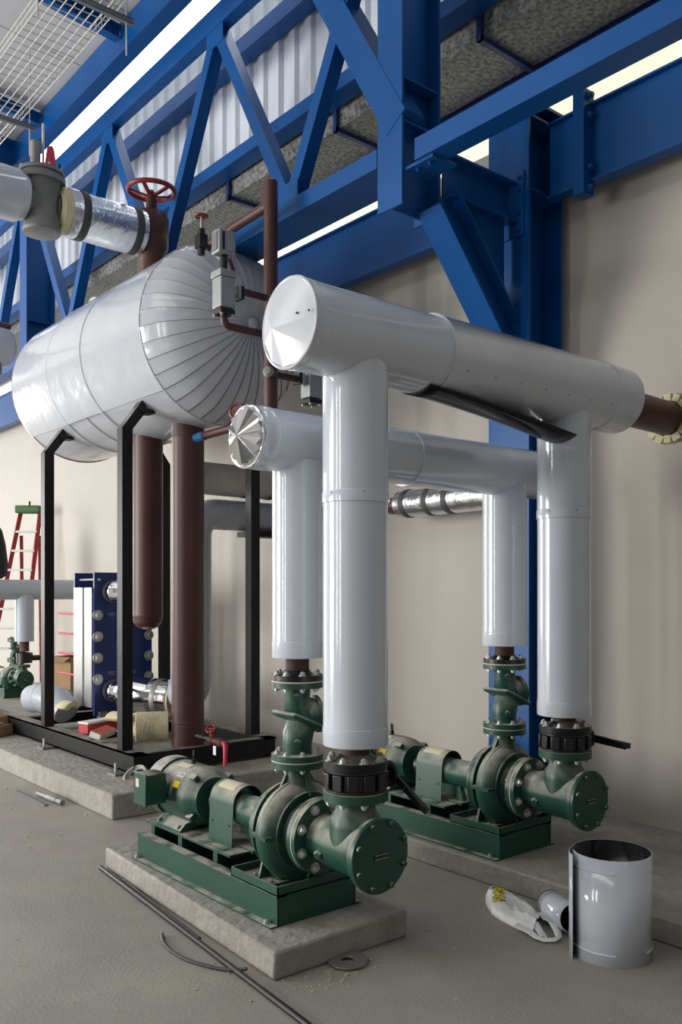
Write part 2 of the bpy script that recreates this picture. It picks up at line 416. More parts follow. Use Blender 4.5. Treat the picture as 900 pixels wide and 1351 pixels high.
MB().box(-16, -10.17, 3.62, 3.72, 5.98, 6.15).build('top_chord', 'blue', tr2)
for i in range(3):
    a = -10.25-1.9*i; MB().bar((a, 3.68, 5.99), (a-.95, 3.68, 4.29), .1, .1, (0,1,0)).build('diagonal', 'blue', tr2)
    MB().bar((a-1.9, 3.68, 5.99), (a-.95, 3.68, 4.29), .1, .1, (0,1,0)).build('diagonal', 'blue', tr2)
ts = thing('strut_beam', (-1, 3.7, 4.1), 'rectangular blue tube strut crossing the upper right', 'beam', None, True)
MB().box(-3.69, 5.5, 3.62, 3.765, 4.115, 4.24).build('tube', 'blue', ts)
MB().box(-3.79, -3.56, 3.64, 3.84, 4.097, 4.115).build('seat_plate', 'blue', ts)
for x in (-3.72, -3.62): inst('bolt', bolt_mesh(.014, 'blue'), ts, (x, 3.68, 4.097), (0, 0, -1))
def simple_beam(name, mb, m, label, bevel=0): return tag(mb.build(name, m, bevel=bevel, off=sum(mb.v, Vector())/len(mb.v)), label, 'beam')
simple_beam('sheeting_rail', MB().box(-20, 3, 4.23, 4.39, 5.38, 5.49), 'blue', 'blue sheeting rail along the foot of the corrugated wall')
simple_beam('sheeting_rail', MB().box(-20, 3, 4.23, 4.37, 6.28, 6.42).box(-20, 3, 4.36, 4.375, 6.30, 6.52), 'blue', 'blue sheeting rail halfway up the corrugated wall')
eb = MB().box(-22, 5, 3.42, 3.555, 6.28, 6.548)
simple_beam('eaves_beam', eb, 'blue', 'blue eaves beam below the roof deck beside the bright strip')
for i, (x, lb) in enumerate([(-7.15, 'thin blue purlin above the wire cable tray, nearest the camera'), (-9.0, 'second thin blue purlin behind the cable tray strut'), (-11.2, 'third thin blue purlin at the far upper left')]):
    m = MB(); ibeam(m, (x, -1.9, 6.98), (x, 3.41, 6.45), .12, .09); simple_beam('purlin', m, 'blue', lb)
m = MB(); ibeam(m, (-9.78, -1.9, 6.86), (-9.78, 3.42, 6.33), .36, .18); simple_beam('rafter', m, 'blue', 'deep blue rafter crossing under the roof deck at upper left')

# galvanised duct behind the truss
du = thing('air_duct', (-6, 4.66, 5.25), 'galvanised air duct running below the corrugated wall', 'duct', None, True)
xs = [-20, -8.45, -6.95, -5.38, -3.88, -2.4, 3]
for a, b in zip(xs[:-1], xs[1:]):
    MB().box(a+.01, b-.01, 4.435, 4.95, 5.25, 5.62).build('duct_section', 'galv', du)
for x in xs[1:-1]:
    MB().box(x-.02, x+.02, 4.39, 4.97, 5.215, 5.25).box(x-.02, x+.02, 4.395, 4.42, 5.215, 5.38).build('hanger_angle', 'navy', du)

# wire cable tray with struts and rods
ct = thing('cable_tray', (-7, 2.62, 5.9), 'zinc wire mesh cable tray hanging at the upper left', 'cable tray', None, True)
m = MB(); y0, y1, zb = 2.44, 2.91, 5.93
for k in range(8): y = y0+(y1-y0)*k/7; m.cyl((-10.5, y, zb), (-5.0, y, zb), .0045, n=6)
for z in (.055, .11):
    for y in (y0, y1): m.cyl((-10.5, y, zb+z), (-5.0, y, zb+z), .0045, n=6)
for k in range(56):
    x = -10.5+k*.1
    m.path([(x, y0, zb+.12), (x, y0, zb), (x, y1, zb), (x, y1, zb+.12)], .004, 6)
m.build('wire_mesh', 'wire', ct)
for x, lb in ((-6.10, 'grey strut channel under the cable tray at the top edge'), (-8.08, 'grey strut channel carrying the cable tray above the grey valve')):
    t = thing('trapeze_hanger', (x, 2.65, 5.85), lb, 'hanger', None, True)
    MB().box(x-.02, x+.02, 2.25, 3.02, 5.88, 5.886).box(x-.02, x-.017, 2.25, 3.02, 5.845, 5.886).box(x+.017, x+.02, 2.25, 3.02, 5.845, 5.886).box(x-.02, x+.02, 2.25, 3.02, 5.845, 5.848).build('channel', 'strut', t)
    for y in (2.3, 2.97): MB().cyl((x, y, 5.6), (x, y, 6.6), .006, n=8).build('threaded_rod', 'wire', t)

# ================================================================ insulated tank on its frame
TY, TZ, TR = 3.70, 3.60, .70
tk = thing('insulated_tank', (-7.25, TY, 2.9), 'large white sheet-clad horizontal tank on black frame', 'tank', None, True)
XS, XE = -5.95, -8.62
cour = [(XE, -7.75), (-7.75, -7.02), (-7.02, XS)]
for i, (a, b) in enumerate(cour):
    # frame() of the x axis: angle 0 = up, 90deg = -y or +y
    MB().shell((a, TY, TZ), (b, TY, TZ), TR+.004*(i % 2), -PI*.75, PI*.75, .004, 72).build('upper_sheet', 'tankw', tk)
    MB().shell((a, TY, TZ), (b, TY, TZ), TR-.008, PI*.73, PI*1.27, .004, 30).build('belly_sheet', 'tankw', tk)
for x in (-7.75, -7.02, XS): 
    MB().torus((x, TY, TZ), (1, 0, 0), TR+.001, .006, 80, 6).build('seam_bead', 'tankw', tk)
MB().torus((-7.36, TY, TZ), (1, 0, 0), TR-.001, .005, 80, 6).build('seam_bead', 'tankw', tk)
# near head: gore panels over an inner cone
def head_prof(depth, n=12, r=TR):
    return [(r*math.cos(t), depth*math.sin(t)**1.0) for t in [PI/2*i/n for i in range(n+1)]]
HD = .46
hp = []
for i in range(15):
    t = i/14; rr = 1-t
    hp.append((TR*rr, HD*(1-rr**2.3)**(1/1.7)))
MB().lathe((XS, TY, TZ), (1, 0, 0), [(max(r-.006, .001), h-.006) for r, h in hp], 72, cap0=False).build('head_liner', 'seam', tk)
NG = 36
g = MB(); da = 2*PI/NG*.48; vs = []; K = 5
for r, h in hp[:-1]:
    gap = .0014/max(r, .03)
    for j in range(K):
        s_ = -1+2*j/(K-1); a = s_*(da-min(gap, da*.4)+.02*da)
        e = .004*(1 if j == K-1 else 0)
        vs.append((h+e*.6, (r+e)*math.sin(a), (r+e)*math.cos(a)))
g.add(vs, [(i*K+j, i*K+j+1, (i+1)*K+j+1, (i+1)*K+j) for i in range(len(hp)-2) for j in range(K-1)])
gm = g.mesh('gore_panel', 'tankw', ang=60)
for i in range(NG):
    o = bpy.data.objects.new('gore_panel', gm); COL.objects.link(o); o.parent = tk
    o.location = Vector((XS, TY, TZ))-Vector(tk['_o']); o.rotation_euler = (2*PI*i/NG, 0, 0)
MB().lathe((XS+HD-.03, TY, TZ), (1, 0, 0), [(.07, 0), (.065, .012), (.03, .035), (.004, .04)], 24).build('head_rosette', 'tankw', tk)
MB().lathe((XE, TY, TZ), (-1, 0, 0), [(TR*math.cos(t), .34*math.sin(t)) for t in [PI/2*i/9 for i in range(10)]], 64, cap0=False).build('far_head', 'tankw', tk)
# sumps hanging under the tank
t = thing('sump_pipe', (-6.32, 3.62, .2), 'long brown vertical sump pipe below the tank head', 'pipe', 'brown sump pipes', True)
MB().lathe((-6.32, 3.62, .2), (0, 0, 1), [(.12, 0), (.132, .02), (.132, .32), (.134, .325), (.132, .33), (.132, 2.62), (.134, 2.63), (.132, 2.66), (.132, 2.76)], 40).build('barrel', 'brown', t, ang=12)
MB().lathe((-6.32, 3.62, 2.87), (0, 0, 1), [(.135, 0), (.135, .035)], 40, a0=2.2, a1=3.6, cap0=False, cap1=False).build('masking_tape', 'tapeb', t)
MB().path([(-6.32+.10, 3.62, 2.82), (-5.30, 3.62, 2.83)], .032, 16).build('outlet_pipe', 'brown', t)
MB().cyl((-6.19, 3.62, 2.82), (-6.06, 3.62, 2.821), .036, n=18).build('masking_tape', 'tapeb', t)
t = thing('sump_pipe', (-7.02, 3.62, 1.3), 'short capped brown sump pipe hanging under the tank', 'pipe', 'brown sump pipes', True)
MB().lathe((-7.02, 3.62, 1.25), (0, 0, 1), [(.001, 0), (.05, .006), (.095, .025), (.12, .06), (.132, .11), (.134, .12), (.132, .125), (.132, 1.70)], 40).build('barrel', 'brown', t, ang=14)
MB().lathe((-7.02, 3.62, 2.86), (0, 0, 1), [(.135, 0), (.135, .03)], 40, a0=1.6, a1=3.6, cap0=False, cap1=False).build('masking_tape', 'tapeb', t)

# black frame
fr = thing('tank_frame', (-7.9, 3.7, .18), 'black steel skid frame with posts under the tank', 'frame', None, True)
def channel(x0, x1, y0, y1, z0=.20, z1=.345):
    m = MB(); t = .012
    m.box(x0, x1, y0, y1, z0, z0+t).box(x0, x1, y0, y1, z1-t, z1)
    return m
m = channel(-11.2, -6.12, 3.04, 3.16); m.box(-11.2, -6.12, 3.04, 3.054, .2, .345); m.build('front_rail', 'black', fr)
m = channel(-11.2, -6.12, 4.24, 4.36); m.box(-11.2, -6.12, 4.25, 4.264, .2, .345); m.build('rear_rail', 'black', fr)
m = channel(-6.24, -6.12, 3.04, 4.36); m.box(-6.135, -6.121, 3.05, 4.35, .2, .345); m.build('end_rail', 'black', fr)
for x in (-7.6, -8.75): MB().box(x-.05, x+.05, 3.1, 4.3, .24, .335).build('cross_rail', 'black', fr)
for x in (-6.39, -7.98):
    for sy, yb, yt in ((1, 3.10, 3.30), (-1, 4.30, 4.10)):
        MB().box(x-.045, x+.045, yb-.045, yb+.045, .345, 2.86).build('post', 'black', fr)
        MB().prism([(x-.045, yb-.045*sy, 2.86), (x-.045, yb+.045*sy, 2.86), (x-.045, yt-.03*sy, 3.02), (x-.045, yt-.07*sy, 3.10)], (.09, 0, 0)).build('saddle_arm', 'black', fr)
        MB().box(x-.06, x+.06, min(yt-.10*sy, yt+.03*sy), max(yt-.10*sy, yt+.03*sy), 3.0, 3.03).build('saddle_foot', 'black', fr)
for x in (-6.3, -7.75, -9.2):
    MB().box(x-.07, x+.07, 2.94, 3.06, .18, .20).build('anchor_plate', 'steelg', fr)
    MB().cyl((x, 2.98, .2), (x, 2.98, .27), .012, n=10).build('anchor_bolt', 'zinc', fr)

# vertical standpipe with float switches
st = thing('standpipe', (-4.908, 3.45, 2.72), 'slim brown vertical standpipe in front of the tank head', 'pipe', None, True)
SX, SY = -4.908, 3.45
MB().lathe((SX, SY, 2.72), (0, 0, 1), [(.03, 0), (.048, .02), (.048, 1.65), (.03, 1.67)], 28).build('barrel', 'brown', st)
MB().path([(SX, SY, 4.22), (-5.35, SY, 4.21), (-5.75, SY, 4.18)], .034, 18).build('branch_pipe', 'brown', st)
MB().path([(SX, SY, 3.575), (SX, 3.20, 3.575)], .023, 16).build('branch_pipe', 'brown', st)
MB().path([(SX, SY, 3.325), (SX, 3.16, 3.325)]+arc((SX, 3.076, 3.325), (SX, 3.6, 3.325), (SX, 3.076, 3.6), .05)+[(SX, 3.076, 3.41)], .024, 16).build('branch_pipe', 'brown', st)
MB().path([(SX, SY, 3.065), (SX, 3.67, 3.065)], .023, 16).build('branch_pipe', 'brown', st)
MB().lathe((SX+.03, SY-.03, 3.065), (.6, -.8, 0), [(.02, 0), (.038, .01), (.038, .035), (.028, .04), (.028, .06), (.015, .062)], 8).build('union_nut', 'steelg', st)
for z in (3.62, 3.30): MB().lathe((SX+.02, SY+.01, z), (.7, .7, 0), [(.014, 0), (.014, .06), (.009, .062)], 6).build('plug', 'steelg', st)
def float_switch(x, y, z0, label, side, box=True):
    t = thing('float_switch', (x, y, z0), label, 'float switch', None, True)
    MB().box(x-.055, x+.055, y-.055, y+.055, z0+.04, z0+.24).build('chamber', 'alucast', t, bevel=.008)
    MB().box(x-.062, x+.062, y-.062, y+.062, z0+.24, z0+.285).build('chamber_lid', 'alucast', t, bevel=.006)
    MB().box(x-.055, x+.055, y-.055, y+.055, z0, z0+.035).build('foot_flange', 'iron', t, bevel=.006)
    for a in (-1, 1):
        for b in (-1, 1): inst('bolt', bolt_mesh(.009, 'zinc'), t, (x+a*.042, y+b*.042, z0), (0, 0, -1))
    MB().cyl((x, y, z0+.285), (x, y, z0+.40), .026, n=16).build('switch_tube', 'iron', t)
    s = side
    MB().cyl((x, y+.055*s, z0+.165), (x, y+.10*s, z0+.165), .032, n=18).build('side_neck', 'alucast', t)
    MB().box(x-.045, x+.045, min(y+.09*s, y+.11*s), max(y+.09*s, y+.11*s), z0+.12, z0+.21).build('side_flange', 'alucast', t, bevel=.004)
    MB().box(x-.043, x+.043, min(y+.11*s, y+.135*s), max(y+.11*s, y+.135*s), z0+.122, z0+.208).build('side_flange', 'iron', t, bevel=.004)
    if box:
        b = MB().box(x-.05, x+.05, y-.065, y+.065, z0+.39, z0+.545); b.build('switch_housing', 'alucast', t, bevel=.01)
        MB().box(x+.05, x+.056, y-.04, y-.025, z0+.41, z0+.525).build('cover_slot', 'iron', t)
        MB().box(x+.05, x+.054, y-.012, y+.05, z0+.405, z0+.53).build('cover_plate', 'alucast', t, bevel=.002)
        MB().box(x-.03, x+.03, y-.071, y-.065, z0+.41, z0+.525).build('cover_slot', 'valveg', t)
    return t
float_switch(SX, 3.076, 3.39, 'cast aluminium float switch left of the standpipe with switch box on top', 1)
float_switch(SX, 3.80, 2.905, 'cast aluminium float switch right of the standpipe below the large header', -1, False)
gv = thing('needle_valve', (-5.1, 3.0, 3.83), 'small red handwheel valve above the float switch box', 'valve', None, True)
NX, NY = -5.08, 3.01
MB().box(NX-.033, NX+.033, NY-.03, NY+.03, 3.86, 3.95).cyl((NX, NY, 3.82), (NX, NY, 3.99), .024, n=12).build('body', 'iron', gv)
MB().cyl((NX, NY, 3.99), (NX, NY, 4.075), .008, n=10).build('stem', 'zinc', gv)
MB().torus((NX, NY, 4.075), (0, 0, 1), .040, .008, 24, 8).bar((NX-.04, NY, 4.075), (NX+.04, NY, 4.075), .01, .01).bar((NX, NY-.04, 4.075), (NX, NY+.04, 4.075), .01, .01).build('handwheel', 'red', gv)
MB().path([(NX, NY+.03, 3.89), (NX, 3.2, 3.89), (-5.3, 3.4, 3.87), (-5.5, 3.45, 3.85)], .016, 10).build('tail_pipe', 'brown', gv)
gv = thing('stop_valve', (-5.26, 3.62, 2.80), 'small red handwheel on the outlet pipe beside the polished cap', 'valve', None, True)
MB().lathe((-5.30, 3.62, 2.83), (1, 0, 0), [(.04, 0), (.05, .03), (.05, .08), (.04, .11)], 18).build('body', 'red', gv)
MB().cyl((-5.25, 3.60, 2.83), (-5.25, 3.40, 2.86), .010, n=10).build('stem', 'zinc', gv)
MB().torus((-5.25, 3.40, 2.86), (.55, -.8, .1), .052, .010, 26, 8).bar((-5.29, 3.37, 2.86), (-5.21, 3.43, 2.86), .014, .014).build('handwheel', 'red', gv)

# ---------------------------------------------------------------- upper left pipe run
PX = -6.50; PZ = 4.475; PY = 3.385; q_ = .91
t = thing('foil_pipe', (PX, 2.95, PZ), 'foil-wrapped pipe with dark tape bands above the tank', 'pipe', None, True)
MB().lathe((PX, 2.66, PZ), (0, 1, 0), [(.09, 0), (.178, .0), (.180, .01), (.176, .18), (.180, .40), (.177, .62), (.09, .62)], 40).build('foil_jacket', 'foil', t)
for y in (2.74, 3.18): MB().lathe((PX, y, PZ), (0, 1, 0), [(.182, 0), (.184, .005), (.184, .055), (.182, .06)], 40).build('tape_band', 'tape', t)
MB().lathe((PX, 2.60, PZ), (0, 1, 0), [(.09, .06), (.12, -.01), (.172, .005), (.174, .065)], 28).build('foam_end', 'foam', t)
VY = 2.48
t = thing('globe_valve', (PX, VY, PZ-.22), 'grey cast valve body at the upper left between white and foil pipes', 'valve', None, True)
MB().lathe((PX, VY, PZ-.22), (0, 0, 1), [(.09, 0), (.135, .01), (.14, .03), (.130, .055), (.122, .18), (.125, .27), (.14, .36), (.145, .38)], 40).build('body', 'valveg', t)
MB().lathe((PX, VY, PZ+.16), (0, 0, 1), [(.14, 0), (.172, .0), (.172, .04), (.15, .045), (.15, .065), (.163, .065), (.163, .09), (.09, .10)], 40).build('bonnet_flange', 'valveg', t)
bolts(t, (PX, VY, PZ+.25), (0, 0, 1), .15, 8, .012, 'zinc')
MB().lathe((PX, VY-.16, PZ), (0, 1, 0), [(.11, -.02), (.105, .075), (.12, .11)], 30).build('side_neck', 'valveg', t)
MB().lathe((PX, VY+.09, PZ-.01), (0, 1, 0), [(.12, 0), (.09, .055), (.105, .09)], 30).build('side_neck', 'valveg', t)
MB().cyl((PX+.02, VY-.055, PZ+.25), (PX+.02, VY-.055, PZ+.45), .038, n=18).build('stem_tube', 'steelg', t)
MB().cyl((PX+.03, VY, PZ+.25), (PX+.03, VY, PZ+.60), .010, n=10).build('stem', 'wire', t)
MB().lathe((PX+.02, VY+.06, PZ+.25), (0, 0, 1), [(.046, 0), (.044, .055), (.028, .18), (.018, .2)], 18).build('red_cap', 'pink', t)
MB().cyl((PX+.02, VY+.13, PZ+.24), (PX+.02, VY+.13, PZ+.34), .009, n=8).build('stud', 'iron', t)
t = thing('insulated_pipe', (PX, 1.6, PZ), 'white clad pipe entering at the upper left edge', 'pipe', None, True)
MB().lathe((PX, .4, PZ+.02), (0, 1, 0), [(.18, 0), (.19, .0), (.19, 1.88), (.155, 1.95), (.12, 1.95)], 48).build('jacket', 'white', t)
t = thing('gate_valve', (PX, PY, 4.18), 'brown valve with red handwheel standing on the tank', 'valve', None, True)
MB().lathe((PX, PY, 4.14), (0, 0, 1), [(.11, 0), (.11, .18), (.136, .24), (.141, .47), (.128, .50), (.118, .52)], 28).build('body', 'brown', t)
MB().lathe((PX, PY-.16, PZ), (0, 1, 0), [(.12, 0), (.12, .1)], 28).build('side_neck', 'brown', t)
MB().lathe((PX, PY, 4.65), (0, 0, 1), [(.05, 0), (.045, .05), (.04, .12), (.027, .17), (.018, .2)], 18).build('gland', 'rust', t)
MB().torus((PX, PY, 4.85), (0, 0, 1), .186, .020, 48, 10).build('handwheel', 'red', t)
for i in range(5):
    a = 2*PI*i/5+.4; MB().bar((PX+.02*math.cos(a), PY+.02*math.sin(a), 4.80), (PX+.186*math.cos(a), PY+.186*math.sin(a), 4.85), .016, .027).build('spoke', 'red', t)
MB().cyl((PX, PY, 4.76), (PX, PY, 4.83), .032, n=16).build('hub', 'red', t)

# ================================================================ headers and risers
XR, XD = -2.880, -3.298
Y1, Y2 = 2.47, 3.965
def riser(x, y, r, z0, z1, seams, label, stub_r):
    t = thing('insulated_riser', (x, y, z0), label, 'pipe', 'white clad risers', True)
    zs = [z0+.075]+seams+[z1]
    MB().lathe((x, y, z0), (0, 0, 1), [(r*.6, .004), (r+.001, 0), (r+.0025, .003), (r+.0025, .075), (r, .078)], 56).build('end_band', 'white', t)
    for i in range(len(zs)-1):
        k = .002*(i % 2)
        MB().lathe((x, y, 0), (0, 0, 1), [(r-.004, zs[i]), (r+k, zs[i]), (r+k, zs[i+1]-.006), (r+k+.002, zs[i+1]-.003), (r+k, zs[i+1])], 56, cap0=False).build('jacket', 'white', t)
    for z in seams:
        MB().lathe((x, y, z-.05), (0, 0, 1), [(r+.001, 0), (r+.005, .002), (r+.005, .045), (r+.003, .05), (r+.001, .05)], 56, cap0=False, cap1=False).build('lap_band', 'white', t)
        for a in (-1, 1):
            inst('screw', bolt_mesh(.003, 'iron', washer=False, stud=False), t, (x+(r+.004)*math.sin(a*.5+.6), y-(r+.004)*math.cos(a*.5+.6), z-.012), (math.sin(a*.5+.6), -math.cos(a*.5+.6), 0))
    MB().cyl((x, y, z0-.06), (x, y, z0+.06), stub_r, n=28).build('pipe_stub', 'rust', t)
    return t
riser(XR, Y1, .1405, .935, 2.60, [2.02], 'thick white riser pipe in front, down to the nearest pump', .062)
riser(XD, Y1, .118, 1.285, 2.20, [], 'slimmer white riser behind the front one, above the nearest check valve', .055)
riser(XR-.012, Y2, .1405, .925, 2.60, [2.03], 'thick white riser at the right, down to the second pump', .062)
riser(XD-.005, Y2, .126, 1.28, 2.20, [], 'slimmer white riser at the right in front of the blue column', .055)

hd = thing('insulated_header', (XR, 3.3, 2.68), 'large white clad header pipe running to the wall', 'pipe', 'white clad headers', True)
HZ = 2.682; HR = .183
MB().lathe((XR, 2.12, HZ), (0, 1, 0), [(HR-.01, 0), (HR, .003), (HR, .03), (HR+.003, .034), (HR+.003, .075), (HR, .078), (HR, .80), (HR-.01, .80)], 64).build('jacket', 'white', hd)
MB().lathe((XR, 2.90, HZ), (0, 1, 0), [(HR+.004, 0), (HR+.010, .0), (HR+.010, .005), (HR+.007, .01), (HR+.005, 1.33), (HR-.01, 1.33)], 64).build('jacket', 'white', hd)
MB().lathe((XR, 4.2, HZ), (0, 1, 0), [(HR+.006, 0), (HR+.010, .01), (HR+.010, .015), (HR+.006, .02), (HR+.004, .235), (HR-.03, .245), (.08, .245)], 64).build('end_collar', 'white', hd)
MB().torus((XR, 2.118, HZ), (0, 1, 0), HR-.002, .008, 64, 8).build('cap_rim', 'capw', hd)
# cap: folded sheet pieces with a low cone
def cap_piece(c, r, h, a0, a1, m, parent, n=8, flat=0, yb=0, ap=Vector((0, 0, 0))):
    vs = [Vector(c)+Vector((0, -h, 0))+ap]; 
    for i in range(n+1):
        a = a0+(a1-a0)*i/n; vs.append(Vector(c)+Vector((r*math.sin(a), -yb, r*math.cos(a))))
    vs2 = [p+Vector((0, .004, 0)) for p in vs]; k = len(vs)
    fs = [(0, i, i+1) for i in range(1, k-1)]+[(k, k+i+1, k+i) for i in range(1, k-1)]
    fs += [(i, k+i, k+i+1, i+1) for i in range(1, k-1)]+[(0, k, k+1, 1), (k-1, 2*k-1, k, 0)]
    return MB().add(vs+vs2, fs).build('cap_segment', m, parent, ang=12)
AP = Vector((-.055, 0, -.02))
for a0, a1, nn in ((-1.15, 1.62, 26), (1.62, 2.3, 6), (2.3, 2.9, 5), (2.9, 3.35, 1), (3.35, 3.85, 1), (3.85, 4.45, 1), (4.45, 5.13, 2)):
    cap_piece((XR, 2.112, HZ), HR-.006, .045, a0, a1, 'capw', hd, nn, ap=AP)
for (dx, dz) in ((.085, .015), (.155, .01)): inst('screw', bolt_mesh(.005, 'iron', washer=False, stud=False), hd, (XR+dx, 2.085+.10*dx, HZ+dz), (0, -1, 0))
for y in [3.0+.19*i for i in range(7)]:
    a = 2.05; inst('screw', bolt_mesh(.003, 'iron', washer=False, stud=False), hd, (XR+(HR+.007)*math.sin(a), y, HZ+(HR+.007)*math.cos(a)), (math.sin(a), 0, math.cos(a)))
MB().cyl((XR, 4.40, HZ-.02), (XR-.004, WY+.06, HZ-.03), .103, n=40).build('bare_pipe', 'brown', hd)
# loose, unclosed sheet hanging from the underside
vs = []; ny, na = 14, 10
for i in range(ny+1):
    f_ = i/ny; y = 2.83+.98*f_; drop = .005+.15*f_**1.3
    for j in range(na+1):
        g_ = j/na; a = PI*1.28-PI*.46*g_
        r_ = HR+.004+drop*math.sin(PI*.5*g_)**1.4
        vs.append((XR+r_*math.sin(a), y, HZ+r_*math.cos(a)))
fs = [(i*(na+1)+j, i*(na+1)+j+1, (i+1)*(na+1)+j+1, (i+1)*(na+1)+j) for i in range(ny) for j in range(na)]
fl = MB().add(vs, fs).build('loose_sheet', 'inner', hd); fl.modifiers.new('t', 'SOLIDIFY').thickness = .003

h2 = thing('insulated_header', (XD, 3.2, 2.28), 'lower white header pipe with a polished end cap', 'pipe', 'white clad headers', True)
LZ = 2.285; LR = .142
MB().lathe((XD, 2.19, LZ), (0, 1, 0), [(LR-.012, 0), (LR, .003), (LR, .045), (LR+.003, .05), (LR+.003, .09), (LR, .094), (LR, .99)], 56).build('jacket', 'white', h2)
MB().lathe((XD, 3.16, LZ-.004), (0, 1, 0), [(LR+.001, 0), (LR+.006, .004), (LR+.006, .04), (LR+.002, .045), (LR, 1.10), (.05, 1.12)], 56).build('jacket', 'white', h2)
MB().torus((XD, 2.188, LZ), (0, 1, 0), LR-.004, .007, 56, 8).build('cap_rim', 'chrome', h2)
for i in range(16):
    a = 2*PI*i/16; vs = []
    C0 = Vector((XD, 2.186, LZ)); q = lambda r, aa, y: C0+Vector((r*math.sin(aa), y, r*math.cos(aa)))
    d_ = 2*PI/32
    h_ = .052
    vs = [q(.001, a, -h_), q(LR-.018, a-d_, -.004), q(LR-.018, a, -.018-.004*(i % 3)), q(LR-.018, a+d_, -.004), q(LR-.006, a-d_, 0), q(LR-.006, a, -.002), q(LR-.006, a+d_, 0)]
    MB().add(vs, [(0, 1, 2), (0, 2, 3), (1, 4, 5, 2), (2, 5, 6, 3)]).build('cap_segment', 'chrome', h2, ang=8)

# insulation blocks round the wall hole
t = thing('insulation_collar', (XR, WY, 2.64), 'cream foam blocks packed round the brown pipe at the wall', 'insulation', None, True)
for i in range(14):
    a = 2*PI*i/14; r_ = .128+random.uniform(-.004, .006)
    u = Vector((math.sin(a), 0, math.cos(a))); s_ = Vector((math.cos(a), 0, -math.sin(a)))
    c = Vector((XR-.003, WY-.012, 2.652))+u*r_
    MB().bar(c-u*.024, c+u*.024, .045, .05+random.uniform(-.004, .006), (0, 1, 0)).build('foam_block', 'foam', t, bevel=.003)

# pipes behind the pumps and tank
t = thing('foil_pipe', (-4.6, 4.78, 2.27), 'short shiny foil-wrapped pipe along the wall behind the lower header', 'pipe', None, True)
MB().lathe((-5.02, 4.78, 2.27), (1, 0, 0), [(.07, 0), (.105, .0), (.108, .3), (.105, .95), (.06, .96)], 36).build('foil_jacket', 'foil', t)
for x in (-4.95, -4.70, -4.50): MB().lathe((x, 4.78, 2.27), (1, 0, 0), [(.109, 0), (.111, .004), (.111, .05), (.109, .054)], 36).build('tape_band', 'tape', t)
MB().path([(-5.02, 4.78, 2.27), (-5.12, 4.78, 2.27)]+arc((-5.22, 4.78, 2.27), (-5, 4.78, 2.27), (-5.22, 5.1, 2.27), .09)+[(-5.22, WY+.02, 2.27)], .06, 18).build('bare_pipe', 'brown', t)
t = thing('foil_pipe', (-7.0, 4.4, 2.62), 'dull foil-wrapped pipe with black bands behind the brown sumps', 'pipe', None, True)
MB().lathe((-7.0, 3.95, 2.62), (0, 1, 0), [(.10, 0), (.148, 0), (.150, .5), (.148, 1.08)], 40).build('foil_jacket', 'foild', t)
for y in (4.58, 4.86): MB().lathe((-7.0, y, 2.62), (0, 1, 0), [(.151, 0), (.154, .004), (.154, .045), (.151, .05)], 40).build('tape_band', 'tape', t)
t = thing('insulated_pipe', (-7.05, 4.2, .5), 'grey clad pipe bending down behind the brown sumps', 'pipe', None, True)
MB().path([(-7.05, WY-.01, 2.30), (-7.05, 4.6, 2.30)]+arc((-7.05, 4.12, 2.30), (-7.05, 4.6, 2.30), (-7.05, 4.12, 1), .2)+[(-7.05, 4.12, 1.5), (-7.05, 4.12, 1.0)]+arc((-7.05, 4.12, .62), (-7.05, 4.12, 1.4), (-7.6, 4.12, .62), .18)+[(-7.45, 4.12, .62)], .142, 36).build('jacket', 'greyp', t)
for y in (4.42, 4.72): MB().lathe((-7.05, y, 2.30), (0, 1, 0), [(.143, 0), (.146, .006), (.143, .012)], 36, cap0=False, cap1=False).build('seam_bead', 'greyp', t)
MB().box(-7.10, -6.9, 4.60, 5.02, 2.10, 2.15).build('support_bar', 'black', t)

# ================================================================ plate heat exchanger
HX = -8.2
pe = thing('plate_heat_exchanger', (HX-.2, 3.95, .345), 'blue plate heat exchanger with silver plates inside the black frame', 'heat exchanger', None, True)
MB().box(HX, HX+.03, 3.64, 4.26, .36, 1.77).build('front_plate', 'navy', pe)
MB().box(HX-.47, HX-.44, 3.64, 4.26, .36, 1.77).build('rear_plate', 'navy', pe)
pk = MB()
for i in range(28):
    x = HX-.436+i*.0155
    pk.box(x, x+.0145, 3.625, 4.275, .44, 1.62)
pk.build('plate_pack', 'plates', pe, kind='stuff')
MB().box(HX-.205, HX-.195, 3.618, 3.625, .44, 1.62).build('gasket_line', 'ladgreen', pe)
for z in (.72, .93, 1.14, 1.35):
    for y in (3.675, 4.225):
        MB().cyl((HX-.95, y, z), (HX+.06, y, z), .011, n=10).build('tie_rod', 'pink' if y < 4 else 'zinc', pe)
        inst('bolt', bolt_mesh(.036, 'zinc'), pe, (HX+.03, y, z), (1, 0, 0)); inst('bolt', bolt_mesh(.022, 'zinc'), pe, (HX-.47, y, z), (-1, 0, 0))
for z in (1.70,): 
    for y in (3.68,): MB().cyl((HX-.4, y, z), (HX+.07, y, z), .010, n=8).build('guide_stud', 'zinc', pe)
for y in (3.82, 4.05):
    for z in (.78, 1.36): MB().box(HX+.03, HX+.0312, y-.04, y+.04, z, z+.006).box(HX+.03, HX+.0312, y-.03, y+.03, z-.02, z-.015).build('stamped_mark', 'alu', pe)
MB().box(HX+.0, HX+.06, 3.68, 3.76, .345, .40).build('foot', 'steelg', pe)
